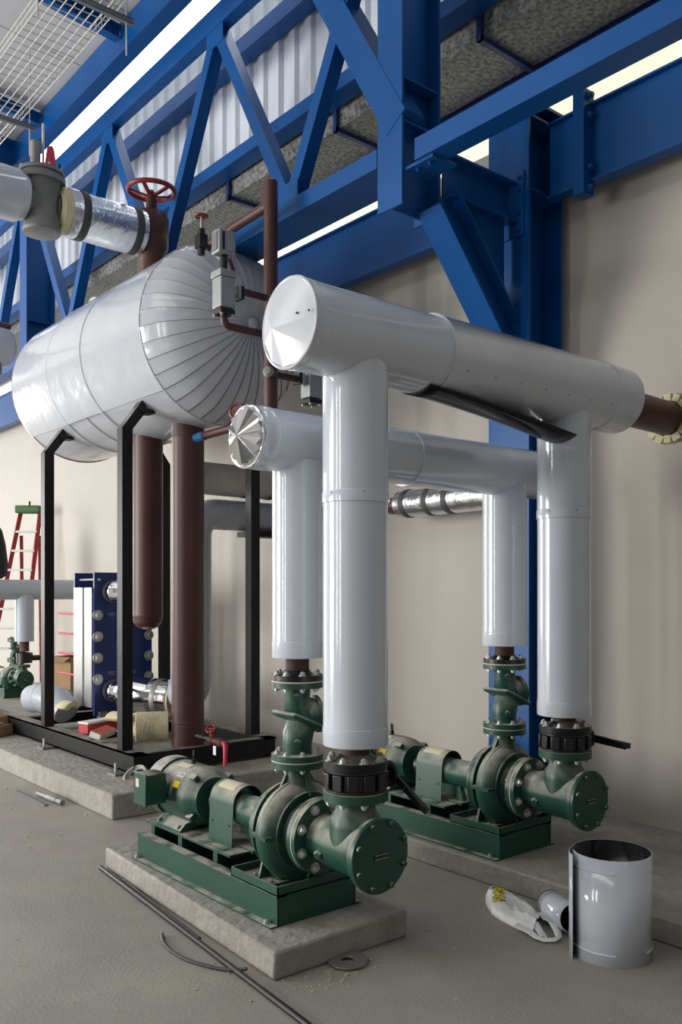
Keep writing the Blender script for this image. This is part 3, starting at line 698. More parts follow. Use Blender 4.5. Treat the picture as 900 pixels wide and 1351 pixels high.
def hx_pipe(z, L, label, cone):
    t = thing('foil_pipe', (HX+.1, 3.83, z), label, 'pipe', None, True)
    MB().lathe((HX+.03, 3.83, z), (1, 0, 0), [(.11, 0), (.11, .035), (.085, .035), (.085, .06)], 28).build('flange', 'steelg', t)
    prof = [(.06, .06), (.105, .06), (.108, .12), (.112, .13), (.108, .14), (.108, .33), (.165, .40) if cone else (.108, .345), (.165, L) if cone else (.108, L), (.07, L)]
    MB().lathe((HX+.03, 3.83, z), (1, 0, 0), prof, 40).build('foil_jacket', 'chrome', t)
    MB().lathe((HX+.03, 3.83, z), (1, 0, 0), [((.167 if cone else .11), L-.10), ((.168 if cone else .11), L-.05)], 40, cap0=False, cap1=False).build('strap', 'steelg', t)
    MB().lathe((HX+.03, 3.83, z), (1, 0, 0), [(.05, L), (.155 if cone else .1, L), (.155 if cone else .1, L+.03), (.06, L+.035)], 36).build('foam_end', 'foam', t)
    return t
hx_pipe(1.58, .50, 'upper shiny foil-wrapped nozzle pipe of the plate heat exchanger', False)
t = hx_pipe(.60, .36, 'lower shiny foil-wrapped nozzle pipe of the plate heat exchanger', False)
d_ = Vector((.86, .50, -.06)).normalized(); o_ = Vector((HX+.33, 3.83, .60))
MB().lathe(o_, d_, [(.07, -.06), (.14, -.05), (.172, 0), (.172, .30), (.175, .305), (.172, .31), (.172, .52), (.07, .52)], 40).build('foil_jacket', 'chrome', t, off=(HX+.1, 3.83, .60))
MB().lathe(o_, d_, [(.174, .36), (.176, .365), (.176, .41), (.174, .415)], 40).build('strap', 'steelg', t, off=(HX+.1, 3.83, .60))
MB().lathe(o_, d_, [(.05, .52), (.163, .52), (.163, .545), (.06, .55)], 36).build('foam_end', 'foam', t, off=(HX+.1, 3.83, .60))

# ================================================================ pumps (local: origin under the discharge axis on the plinth)
PA = .368
def pump(loc, label, scale=1):
    p = thing('pump_set', loc, label, 'pump', 'green pump sets on plinths')
    m = MB()
    for s in (-1, 1):
        m.box(-1.17, .155, s*.222-.004, s*.222+.004, .0, .133)
        m.box(-1.17, .155, min(s*.222, s*.262), max(s*.222, s*.262), 0, .008)
        m.box(-1.17, .155, min(s*.232, s*.175), max(s*.232, s*.175), .127, .135)
    m.box(.147, .155, -.222, .222, 0, .135).box(-1.17, -1.162, -.222, .222, 0, .09)
    m.box(-1.15, .14, -.2, .2, .006, .012); m.build('base_frame', 'green', p)
    for x in (-1.14, .10):
        for s in (-1, 1): inst('bolt', bolt_mesh(.012, 'zinc'), p, (x, s*.246, .008), (0, 0, 1))
    t = MB().box(-.22, .158, -.226, -.221, .135, .178).box(-.22, .158, .221, .226, .135, .178).box(-.22, -.215, -.226, .226, .135, .178).box(.153, .158, -.226, .226, .135, .178).box(-.22, .158, -.226, .226, .135, .141)
    t.build('drip_tray', 'green', p)
    MB().box(-1.19, -.31, -.175, .175, .186, .197).build('motor_plate', 'green', p)
    for x in (-1.1, -.80, -.45): MB().box(x-.02, x+.02, -.17, .17, .012, .186).build('cross_support', 'green', p)
    # motor
    mo = MB().lathe((-1.10, 0, PA), (1, 0, 0), [(.150, -.0), (.158, .02), (.158, .27), (.150, .315), (.125, .345), (.115, .37), (.06, .375)], 44).build('motor_body', 'green', p)
    fc = MB().lathe((-1.245, 0, PA), (1, 0, 0), [(.10, 0), (.135, .006), (.160, .03), (.168, .06), (.168, .155), (.160, .155)], 44).build('fan_cover', 'green', p)
    MB().cyl((-1.247, 0, PA), (-1.24, 0, PA), .10, n=28).build('fan_grille', 'dark', fc)
    for s in (-1, 1):
        f = MB().prism([(-1.08, s*.05, .215), (-1.08, s*.165, .197), (-1.08, s*.165, .207), (-1.08, s*.13, .24), (-1.08, s*.05, .26)], (.27, 0, 0)).build('motor_foot', 'green', p)
        for x in (-1.05, -.84): inst('bolt', bolt_mesh(.011, 'green'), f, (x, s*.15, .213), (0, 0, 1))
    for a in (.7, 2.2, 3.9, 5.4):
        MB().box(-.80, -.75, -.015, .015, .0, .03).build('bolt_lug', 'green', p).matrix_local = Matrix.Translation((0, 0, PA)) @ Matrix.Rotation(a, 4, 'X') @ Matrix.Translation((0, 0, .135))
    cb = MB().box(-1.085, -.955, -.285, -.165, .33, .495).build('conduit_box', 'green', p, bevel=.006)
    MB().box(-1.085-.004, -.951, -.292, -.283, .325, .50).build('box_lid', 'green', cb, bevel=.003)
    MB().box(-1.06, -1.025, -.2935, -.292, .42, .465).build('box_label', 'cream', cb)
    MB().cyl((-1.0, -.17, .42), (-1.0, -.13, .42), .06, n=16).build('box_neck', 'green', cb)
    eb_ = MB().cyl((-.95, 0, .52), (-.95, 0, .548), .014, n=10).torus((-.95, 0, .57), (.5, .8, 0), .024, .006, 20, 6).build('lifting_eye', 'iron', p)
    def sticker(x0, x1, a, da, m_, nm):
        return MB().lathe((x0, 0, PA), (1, 0, 0), [(.1592, 0), (.1592, x1-x0)], 5, a0=a-da, a1=a+da, cap0=False, cap1=False).build(nm, m_, mo)
    # angle measured from up towards -y
    sticker(-1.06, -1.01, .95, .10, 'paper', 'label'); sg = -1
    sticker(-.93, -.865, .75, .09, 'paper', 'label'); sticker(-.92, -.86, 1.10, .11, 'yellow', 'label'); sticker(-.915, -.865, 1.45, .22, 'dark', 'label')
    sticker(-1.02, -.90, .30, .14, 'cream', 'label')
    ct_ = Vector((-.8975, -.1600*math.sin(.75), PA+.1600*math.cos(.75)))
    text_part('7776', mo, ct_, (1, 0, 0), (0, math.cos(.75)*1, math.sin(.75)*1), .026, 'ink', .0003)
    # coupling guard: an arched sheet
    gp = []; R_ = .090
    for i in range(17):
        a = PI*i/16; gp.append((R_*math.cos(a), PA+.036+R_*math.sin(a)))
    out = [(R_+.01, .197)]+gp+[(-R_-.01, .197)]
    inn = [(y*.97, z-.003 if i not in (0, len(out)-1) else z) for i, (y, z) in enumerate(out)]
    n = len(out); vs = [(x, y, z) for x in (-.63, -.41) for y, z in out]+[(x, y, z) for x in (-.63, -.41) for y, z in inn]
    fs = []
    for i in range(n-1):
        fs += [(i, i+1, n+i+1, n+i), (2*n+i+1, 2*n+i, 3*n+i, 3*n+i+1), (i+1, i, 2*n+i, 2*n+i+1), (n+i, n+i+1, 3*n+i+1, 3*n+i)]
    fs += [(0, n, 3*n, 2*n), (n-1, 3*n-1, 4*n-1, 2*n-1)]
    cg = MB().add(vs, fs).build('coupling_guard', 'green', p)
    MB().add([(x, y*1.01, z+.002) for x in (-.60, -.45) for y, z in gp[8:13]], [(i, i+1, 6+i, 5+i) for i in range(4)]).build('guard_label', 'cream', cg)
    for x in (-.6, -.44): inst('screw', bolt_mesh(.006, 'green', washer=False, stud=False), cg, (x, -R_-.003, .30), (0, -1, 0))
    MB().box(-.64, -.40, -.155, -.12, .197, .201).build('guard_foot', 'green', cg)
    MB().lathe((-.74, 0, PA), (1, 0, 0), [(.03, 0), (.03, .06), (.07, .06), (.07, .12), (.055, .12), (.055, .15), (.07, .15), (.07, .21), (.03, .21), (.025, .30)], 28).build('shaft_coupling', 'iron', p)
    # bearing housing and adapter
    bh = MB().lathe((-.46, 0, PA), (1, 0, 0), [(.035, -.005), (.074, 0), (.080, .012), (.080, .16), (.088, .24), (.105, .29), (.13, .325), (.184, .33), (.188, .335), (.188, .355), (.181, .36), (.17, .362)], 44).build('bearing_housing', 'green', p)
    bolts(bh, (-.465, 0, PA), (-1, 0, 0), .058, 4, .007, 'green', washer=False, stud=False)
    MB().bar((-.36, 0, PA-.06), (-.33, 0, .20), .05, .035, (1, 0, 0)).box(-.40, -.28, -.06, .06, .19, .205).build('housing_foot', 'green', bh)
    vo = MB()
    vo.lathe((-.095, 0, PA), (1, 0, 0), [(.17, 0), (.20, .004), (.20, .022), (.17, .026)], 44)
    # spiral casing ring
    pts = []; nn = 40; rs = []
    for i in range(nn+1):
        a = 2*PI*i/nn; pts.append((.018, math.sin(a)*(.150+.018*i/nn), PA-math.cos(a)*(.150+.018*i/nn))); rs.append(.062+.012*i/nn)
    vo.path(pts, rs, 20)
    vo.lathe((-.05, 0, PA), (1, 0, 0), [(.15, 0), (.15, .135), (.12, .16), (.105, .18), (.105, .20)], 40)
    vob = vo.build('volute_casing', 'green', p, ang=40)
    MB().lathe((-.072, 0, PA), (1, 0, 0), [(.16, 0), (.214, .003), (.214, .018), (.16, .02)], 44).build('casing_flange', 'green', vob)
    MB().lathe((.078, 0, PA), (1, 0, 0), [(.150, 0), (.182, 0), (.186, .006), (.182, .014), (.150, .014)], 56, cap0=False, cap1=False).build('casing_lip', 'green', vob)
    MB().lathe((.010, 0, PA), (1, 0, 0), [(.224, 0), (.232, .002), (.232, .014), (.224, .016)], 56, cap0=False, cap1=False).build('casing_rib', 'green', vob)
    for s in (1, -1): MB().bar((-.05, s*.205, PA), (.085, s*.215, PA), .016, .05, (0, 0, 1)).build('casing_rib', 'green', vob)
    MB().lathe((0, 0, PA+.13), (0, 0, 1), [(.10, 0), (.08, .05), (.063, .10), (.060, .155), (.066, .165)], 36).build('discharge_neck', 'green', vob)
    MB().prism([(-.006, -.13, PA+.15), (-.006, -.055, PA+.28), (-.006, .055, PA+.28), (-.006, .13, PA+.15)], (.012, 0, 0)).prism([(-.12, -.006, PA+.16), (-.055, -.006, PA+.28), (.055, -.006, PA+.28), (.10, -.006, PA+.16)], (0, .012, 0)).build('neck_rib', 'green', vob)
    df = MB().lathe((0, 0, PA+.285), (0, 0, 1), [(.06, 0), (.122, .002), (.122, .030), (.06, .032)], 44).build('discharge_flange', 'green', p)
    for i in range(8):
        a = 2*PI*(i+.5)/8; inst('bolt', bolt_mesh(.011, 'zinc'), df, (.098*math.cos(a), .098*math.sin(a), PA+.285), (0, 0, -1))
    for s in (-1, 1):
        MB().prism([(-.055, s*.07, PA-.14), (-.055, s*.16, PA-.12), (-.055, s*.19, .141), (-.055, s*.08, .141)], (.012, 0, 0)).prism([(-.11, s*.13, .141), (.05, s*.13, .141), (.0, s*.13, PA-.12), (-.06, s*.13, PA-.12)], (0, .012, 0)).box(-.12, .06, min(s*.09, s*.2), max(s*.09, s*.2), .141, .156).build('casing_foot', 'green', vob)
        for x in (-.09, .035): inst('bolt', bolt_mesh(.011, 'zinc'), vob, (x, s*.175, .156), (0, 0, 1))
    MB().cyl((.02, 0, PA-.19), (.10, 0, PA-.205), .012, n=12).build('drain_plug', 'green', vob)
    sf = MB().lathe((.138, 0, PA), (1, 0, 0), [(.10, 0), (.168, .002), (.168, .030), (.10, .031)], 48).build('suction_flange', 'green', p)
    bolts(sf, (.138, 0, PA), (-1, 0, 0), .138, 8, .014, 'zinc', a0=PI/8)
    MB().lathe((.169, 0, PA), (1, 0, 0), [(.09, 0), (.167, 0), (.167, .005), (.09, .005)], 48).build('gasket', 'gasket', p)
    # suction diffuser
    X0 = .174
    sd = MB().lathe((X0, 0, PA), (1, 0, 0), [(.09, 0), (.168, .001), (.168, .026), (.105, .028), (.100, .05), (.108, .085), (.118, .16), (.120, .29), (.132, .34), (.150, .36), (.152, .382), (.10, .383)], 48).build('suction_diffuser', 'green', p)
    bolts(sd, (X0+.026, 0, PA), (1, 0, 0), .138, 8, .0165, 'zinc', a0=PI/8)
    xb = XR-(-3.298)
    MB().lathe((xb, 0, PA), (0, 0, 1), [(.118, 0), (.112, .10), (.108, .135), (.088, .165), (.085, .205), (.10, .21)], 40).build('branch', 'green', sd)
    bf = MB().lathe((xb, 0, PA+.21), (0, 0, 1), [(.08, 0), (.141, .002), (.141, .040), (.08, .041)], 44).build('branch_flange', 'green', p)
    for i in range(8):
        a = 2*PI*(i+.5)/8; inst('bolt', bolt_mesh(.0135, 'zinc'), bf, (xb+.118*math.cos(a), .118*math.sin(a), PA+.21), (0, 0, -1))
    MB().lathe((xb-.12, -.09, PA-.03), (.3, -.9, -.2), [(.022, 0), (.022, .035), (.016, .04)], 6).build('plug', 'green', sd)
    ec = MB().lathe((X0+.384, 0, PA), (1, 0, 0), [(.12, 0), (.155, .002), (.158, .006), (.158, .020), (.154, .024), (.05, .024)], 56).build('end_cover', 'greenc', p)
    bolts(ec, (X0+.408, 0, PA), (1, 0, 0), .138, 8, .0125, 'green', a0=PI/8, washer=False, stud=False)
    np_ = MB().box(X0+.408, X0+.412, -.038, .038, PA-.012, PA+.012).build('name_plate', 'ink', ec)
    MB().box(X0+.412, X0+.4128, -.036, .036, PA+.007, PA+.0105).box(X0+.412, X0+.4128, -.036, .036, PA-.0105, PA-.007).build('plate_edge', 'alu', ec)
    MB().torus((X0+.408, 0, PA-.105), (1, 0, 0), .018, .002, 16, 6).build('cast_mark', 'greenc', ec)
    p.scale = (scale,)*3
    return p
P1 = (-3.298, 2.47, .12); P2 = (-3.303, 3.965, .12)
pump(P1, 'nearest green pump with motor on the front concrete plinth')
pump(P2, 'second green pump with motor on the plinth by the wall')

def check_valve(x, y, z0, label, scale=1):
    c = thing('check_valve', (x, y, z0), label, 'valve', 'green check valves')
    MB().lathe((0, 0, 0), (0, 0, 1), [(.05, 0), (.121, 0), (.121, .004), (.05, .004)], 40).build('gasket', 'gasket', c)
    f = MB().lathe((0, 0, .004), (0, 0, 1), [(.05, 0), (.122, .001), (.122, .028), (.06, .03)], 44).build('lower_flange', 'green', c)
    bolts(f, (0, 0, .032), (0, 0, 1), .098, 8, .0125, 'zinc', a0=PI/8)
    MB().path([(0, 0, .03), (0, 0, .08), (.0, .004, .12), (.0, .02, .155), (0, .045, .18)], [.066, .069, .072, .070, .06], 32).build('lower_body', 'green', c, ang=50)
    # slanted seat plate
    d = Vector((0, -.55, -.25)).normalized()
    MB().bar((0, -.085, .225), (0, .13, .135), .026, .185, (0, .39, .92)).build('seat_plate', 'green', c, bevel=.012)
    MB().path([(0, .05, .17), (0, .035, .21), (0, .005, .25), (0, 0, .29), (0, 0, .345)], [.075, .078, .070, .060, .064], 32).build('upper_body', 'green', c, ang=50)
    bn = MB().lathe((0, .04, .20), (.25, .9, .12), [(.085, 0), (.08, .05), (.088, .055), (.088, .075), (.05, .095)], 36).build('bonnet', 'green', c)
    bolts(bn, Vector((0, .04, .20))+Vector((.25, .9, .12)).normalized()*.076, (.25, .9, .12), .072, 6, .008, 'zinc')
    MB().lathe((.05, -.035, .09), (.8, -.6, 0), [(.018, 0), (.018, .03), (.01, .032)], 6).build('plug', 'green', c)
    MB().lathe((.045, -.03, .30), (.8, -.6, 0), [(.018, 0), (.018, .028), (.01, .03)], 6).build('plug', 'green', c)
    f = MB().lathe((0, 0, .340), (0, 0, 1), [(.06, 0), (.122, .001), (.122, .026), (.06, .028)], 44).build('upper_flange', 'green', c)
    for i in range(8):
        a = 2*PI*(i+.5)/8; inst('bolt', bolt_mesh(.011, 'zinc'), f, (.098*math.cos(a), .098*math.sin(a), .340), (0, 0, -1))
    MB().lathe((0, 0, .368), (0, 0, 1), [(.05, 0), (.121, 0), (.121, .005), (.05, .005)], 40).build('gasket', 'gasket', c)
    f = MB().lathe((0, 0, .373), (0, 0, 1), [(.05, 0), (.120, .001), (.120, .026), (.075, .028), (.06, .046), (.056, .046)], 44).build('pipe_flange', 'iron', c)
    bolts(f, (0, 0, .400), (0, 0, 1), .098, 8, .0125, 'zinc', a0=PI/8)
    c.scale = (scale,)*3
    return c
check_valve(P1[0], P1[1], .12+PA+.317, 'green check valve above the nearest pump, beside the front riser')
check_valve(P2[0], P2[1], .12+PA+.317, 'green check valve above the second pump, against the blue column')

def butterfly(x, y, z0, ang, label):
    c = thing('butterfly_valve', (x, y, z0), label, 'valve', 'black butterfly valves')
    MB().lathe((0, 0, 0), (0, 0, 1), [(.08, 0), (.130, .002), (.130, .012), (.122, .016), (.122, .080), (.130, .084), (.130, .094), (.08, .096)], 48).build('body_ring', 'iron', c)
    for i in range(12):
        a = 2*PI*(i+.5)/12; d = Vector((math.cos(a), math.sin(a), 0))
        MB().bar(d*.128+Vector((0, 0, .014)), d*.128+Vector((0, 0, .082)), .022, .046, d).build('lug', 'iron', c, bevel=.004)
    f = MB().lathe((0, 0, .096), (0, 0, 1), [(.08, 0), (.138, .001), (.138, .034), (.095, .036), (.068, .056), (.062, .06)], 48).build('pipe_flange', 'steelg' if False else 'black', c)
    bolts(f, (0, 0, .131), (0, 0, 1), .115, 8, .0145, 'zinc', a0=PI/8)
    MB().cyl((0, .12, .048), (0, .19, .048), .030, n=20).build('neck', 'iron', c)
    MB().lathe((0, .185, .048), (0, 1, 0), [(.03, 0), (.052, .0), (.054, .014), (.03, .02)], 32).build('notch_plate', 'iron', c)
    tm = MB()
    for i in range(14):
        a = PI*.9+PI*.9*i/13; tm.bar((.050*math.cos(a), .192, .048+.050*math.sin(a)), (.063*math.cos(a), .192, .048+.063*math.sin(a)), .012, .007, (0, 1, 0))
    tm.build('notch_teeth', 'iron', c)
    d = Vector((math.cos(ang), .12, math.sin(ang))).normalized(); o = Vector((0, .205, .048))
    MB().cyl(o-Vector((0, .02, 0)), o+Vector((0, .02, 0)), .028, n=20).build('lever_hub', 'iron', c)
    MB().bar(o, o+d*.12, .016, .035, (0, 1, 0)).bar(o+d*.10, o+d*.25, .022, .030, (0, 1, 0)).build('lever', 'iron', c, bevel=.004)
    MB().bar(o+Vector((0, .014, -.022))+d*.03, o+Vector((0, .014, -.022))+d*.22, .008, .012, (0, 1, 0)).build('trigger', 'iron', c)
    return c
butterfly(XR, P1[1], .12+PA+.251, -.62, 'black butterfly valve under the front riser, lever tilted down')
butterfly(P2[0]+.418, P2[1], .12+PA+.251, -.10, 'black butterfly valve under the right riser, lever pointing right')

# ================================================================ far left background
pump((-11.72, 4.10, .18), 'small distant green pump at the left edge behind the tank frame', .72)
check_valve(-11.72, 4.10, .18+(PA+.317)*.72, 'distant green check valve on the small far pump', .72)
t = thing('insulated_pipe', (-11.42, 4.13, .8), 'distant grey clad pipe tee above the small far pump', 'pipe', None, True)
MB().lathe((-11.42, 2.9, 1.60), (0, 1, 0), [(.06, 0), (.13, 0), (.13, 1.9), (.06, 1.9)], 36).build('jacket', 'greyp', t)
MB().lathe((-11.42, 4.13, .93), (0, 0, 1), [(.05, 0), (.12, 0), (.12, .6)], 36).build('jacket', 'greyp', t)
MB().cyl((-11.42, 4.13, .80), (-11.42, 4.13, .95), .06, n=20).build('pipe_stub', 'rust', t)
t = thing('butterfly_valve', (-11.42, 4.13, .62), 'distant black butterfly valve on the small far pump', 'valve', None, True)
MB().lathe((-11.42, 4.13, .65), (0, 0, 1), [(.05, 0), (.10, 0), (.10, .09), (.105, .09), (.105, .13), (.06, .14)], 28).build('body_ring', 'iron', t)
MB().cyl((-11.42, 4.21, .71), (-11.42, 4.40, .71), .035, n=14).build('neck', 'iron', t)
# ladder
ld = thing('step_ladder', (-12.5, 4.5, .18), 'red fibreglass step ladder with green top at the far left', 'ladder', None, True)
def lad(fx, fz): return Vector((-12.66+fx*.638, 4.50+fx*.77, .18+fz*.93))
topz = 2.76
for s in (-1, 1):
    MB().bar(lad(.16+s*.14, topz-.06), lad(.16+s*.14+s*.10-.12, .0)+Vector((.35, -.42, 0)), .03, .06).build('rail', 'ladred', ld)
    MB().bar(lad(.16+s*.13, topz-.40), lad(.20+s*.14, 0)+Vector((-.3, .1, 0)), .03, .05).build('rear_rail', 'ladred', ld)
a_, b_ = lad(-.03, topz), lad(.33, topz)
MB().bar(a_, b_, .11, .20, (0, 0, 1)).build('top_cap', 'ladgreen', ld, bevel=.02)
for k in range(1, 9):
    f_ = k/9.2; z = (topz-.05)*(1-f_)
    off = Vector((.35, -.42, 0))*f_
    MB().bar(lad(.02-.22*f_, z)+off, lad(.30-.02*f_, z)+off, .03, .08, (0, 0, 1)).build('tread', 'alu', ld)
MB().box(*[c for ab in zip(a_+Vector((.10, .12, .02)), a_+Vector((.13, .15, .12))) for c in ab]).build('clamp', 'iron', ld)
# dark garment at the very edge
t = MB().lathe((-11.62, 3.80, 1.74), (0, 0, 1), [(.10, 0), (.17, .05), (.18, .2), (.15, .45), (.11, .62), (.05, .72), (.01, .75)], 20).build('dark_jacket', 'cloth', off=(-11.62, 3.80, 1.74))
tag(t, 'dark cloth bundle cut off by the left edge above the grey pipe', 'cloth')
# capped pipe + brown pipe behind the tank on the left
t = thing('insulated_pipe', (-10.3, 3.2, 4.35), 'grey capped pipe end at the left edge beside the far post', 'pipe', None, True)
MB().lathe((-9.75, 2.5, 4.24), (0, 1, 0), [(.10, 0), (.21, 0), (.21, .78), (.19, .86), (.10, .91), (.01, .92)], 36).build('jacket', 'greyp', t)
MB().cyl((-9.7, 3.2, 3.92), (-9.7, 3.2, 4.06), .06, n=14).build('hanger_clamp', 'steelg', t)
t = MB().cyl((-10.0, 1.2, 4.56), (-10.0, 3.46, 4.56), .035, n=16).build('brown_pipe', 'brown', off=(-10, 2.4, 4.56)); tag(t, 'thin brown pipe crossing in front of the far post', 'pipe')
# gauge on the wall side of the tank
t = thing('pressure_gauge', (-8.3, 3.75, 4.3), 'small round gauge above the tank top', 'gauge', None, True)
MB().lathe((-8.34, 3.72, 4.47), (.6, -.75, .1), [(.02, -.02), (.062, -.02), (.062, .02), (.05, .024)], 28).build('case', 'steelg', t)
MB().lathe((-8.34, 3.72, 4.47), (.6, -.75, .1), [(.048, .0245), (.001, .026)], 24).build('dial', 'paper', t)
MB().cyl((-8.34, 3.72, 4.26), (-8.34, 3.72, 4.42), .012, n=10).build('stem', 'zinc', t)

# grey elbow lying in the frame, cartons and insulation
t = thing('jacket_elbow', (-8.55, 3.4, .345), 'loose grey sheet-metal elbow lying inside the black frame', 'elbow', None, True)
pts = [Vector((-8.83+.36*math.sin(a), 3.36+.10*math.sin(a), .35+.20*(1-abs(a-PI/4)*0))) for a in (0,)]
el = MB()
sec = [(-8.96, 3.32, .48), (-8.80, 3.37, .51), (-8.60, 3.44, .48), (-8.46, 3.48, .39)]
el.path(sec, [.14, .155, .15, .135], 28); el.build('elbow_sheet', 'greyp', t, ang=25)
MB().lathe(sec[1], Vector(sec[2])-Vector(sec[0]), [(.156, -.008), (.160, 0), (.156, .008)], 28, cap0=False, cap1=False).build('seam_bead', 'white', t)
def carton(x, y, z, sx, sy, sz, rz, m, label, flaps=True, tilt=0):
    t = thing('carton', (x, y, z), label, 'carton'); t.rotation_euler = (tilt, 0, rz)
    MB().box(-sx/2, sx/2, -sy/2, sy/2, 0, .006).box(-sx/2, sx/2, -sy/2, -sy/2+.006, 0, sz).box(-sx/2, sx/2, sy/2-.006, sy/2, 0, sz).box(-sx/2, -sx/2+.006, -sy/2, sy/2, 0, sz).box(sx/2-.006, sx/2, -sy/2, sy/2, 0, sz).build('body', m, t)
    if flaps:
        MB().bar((0, -sy/2, sz), (0, -sy/2-.10, sz-.05), sx*.98, .005, (1, 0, 0)).build('flap', m, t)
        MB().bar((0, sy/2, sz), (0, sy/2-.14, sz+.03), sx*.98, .005, (1, 0, 0)).build('flap', m, t)
    return t
carton(-11.05, 4.66, .185, .42, .42, .55, .2, 'card', 'brown cardboard box behind the far tank post')
carton(-9.05, 2.90, .185, .40, .26, .16, .1, 'card', 'brown cardboard box at the left edge on the tank plinth')
c1 = carton(-8.72, 2.88, .185, .22, .22, .10, .5, 'card', 'small open brown box beside the black frame rail')
c2 = carton(-7.42, 3.40, .345, .12, .50, .10, .35, 'redbox', 'red and white carton inside the black frame', False)
MB().box(-.062, .062, -.252, .252, .085, .102).build('white_band', 'paper', c2)
c3 = carton(-7.12, 3.24, .350, .10, .34, .05, .75, 'paper', 'orange printed carton leaning behind the near post', False)
MB().box(-.045, .045, -.165, .165, .05, .053).build('print_panel', 'orange', c3); c3.rotation_euler = (0, .35, .75)
def foamhalf(x, y, z, r, L, rz, a0, a1, label, m='foam', rx=0):
    t = thing('insulation_shell', (x, y, z), label, 'insulation'); t.rotation_euler = (rx, 0, rz)
    MB().shell((-L/2, 0, r), (L/2, 0, r), r, a0, a1, .045, 14).build('foam_shell', m, t, bevel=.004); return t
foamhalf(-6.52, 3.40, .348, .13, .26, 1.1, .1, 2.6, 'cream foam pipe shell upright beside the long sump')
foamhalf(-6.74, 3.27, .348, .12, .28, .4, -2.4, .9, 'torn cream foam shell with dark skin behind the near post')
foamhalf(-8.05, 3.33, .348, .10, .16, .2, -1, 1.2, 'small cream foam piece beside the far post')
t = tag(MB().torus((-6.05, 3.02, .20), (.1, -.6, .8), .09, .012, 24, 8).torus((-6.06, 3.02, .215), (.2, -.6, .8), .085, .010, 24, 8).build('hose_coil', 'galvs', off=(-6.05, 3.02, .185)), 'coiled pale hose at the frame corner behind the motor', 'hose')
# drain valve on the frame end
dv = thing('drain_valve', (-5.95, 3.62, .36), 'brown drain valve with red lever at the frame end', 'valve', None, True)
MB().path([(-6.22, 3.62, .42), (-6.05, 3.62, .42), (-5.92, 3.62, .42)], .018, 12).build('tail_pipe', 'black', dv)
MB().lathe((-5.98, 3.62, .42), (1, 0, 0), [(.03, 0), (.042, .015), (.042, .06), (.03, .075), (.028, .12), (.036, .125), (.036, .16)], 16).build('body', 'brown', dv)
MB().cyl((-5.94, 3.62, .42), (-5.96, 3.62, .50), .018, n=12).torus((-5.965, 3.62, .51), (.4, -.6, .6), .036, .010, 22, 8).bar((-6.0, 3.6, .51), (-5.93, 3.64, .51), .01, .012).build('handwheel', 'red', dv)
MB().lathe((-5.82, 3.62, .42), (1, 0, -.1), [(.036, 0), (.036, .03), (.026, .04), (.026, .09)], 14).build('ball_valve', 'rust', dv)
MB().path([(-5.76, 3.60, .43), (-5.70, 3.58, .435), (-5.68, 3.575, .41), (-5.685, 3.575, .27)], [.014, .016, .018, .014], 10).build('lever', 'pink', dv)
MB().box(-5.84, -5.80, 3.565, 3.567, .33, .40).build('tag', 'paper', dv)
tag(MB().prism([(-4.9, 3.1, .0), (-4.35, 3.15, .0), (-4.4, 3.55, .0), (-4.85, 3.5, .0)], (0, 0, .10)).build('folded_tarp', 'bluet', bevel=.03, off=(-4.6, 3.3, 0)), 'blue folded tarp on the floor behind the nearest pump', 'tarp')

# ================================================================ loose things on the floor
# rolled sheet standing like a drum
dr = thing('rolled_sheet', (-2.225, 3.395, 0), 'rolled white sheet standing on the floor at the right', 'sheet')
vs = []; n = 64; tot = 2*PI*1.07
a_s = -2.35
for z in (0, .452):
    for i in range(n+1):
        f_ = i/n; a = a_s+tot*f_; r = .170+.034*max(0, (f_-.90)/.10)**.8
        if f_ < .04: r = .168
        vs.append((r*math.cos(a), r*math.sin(a), z))
fs = [(i, i+1, n+1+i+1, n+1+i) for i in range(n)]
sh = MB().add(vs, fs)
o = sh.build('sheet', 'white', dr, ang=80); sm = o.modifiers.new('t', 'SOLIDIFY'); sm.thickness = .0035; sm.offset = -1; sm.material_offset = 1; sm.material_offset_rim = 0
o.data.materials.append(M['inner'])
for z in (.05, .395):
    MB().lathe((0, 0, z), (0, 0, 1), [(.170, -.004), (.1735, 0), (.170, .004)], 60, cap0=False, cap1=False, a0=.0, a1=5.4).build('bead', 'white', dr)
dr.rotation_euler = (0, 0, 0)
# small sheet elbow
t = thing('sheet_elbow', (-2.53, 3.42, 0), 'small white sheet elbow lying behind the rolled sheet', 'elbow')
m = MB(); m.path([(-.11, .10, .075), (-.06, .06, .075), (.02, .02, .078), (.09, -.01, .085)], [.066, .068, .068, .066], 28, cap=False)
o = m.build('elbow_sheet', 'white', t, ang=25); sm = o.modifiers.new('t', 'SOLIDIFY'); sm.thickness = .003; sm.material_offset = 1; o.data.materials.append(M['inner'])
MB().lathe((-.115, .104, .075), (-.05, .04, 0), [(.066, 0), (.02, .004)], 28, cap0=False).build('elbow_lining', 'inner', t)
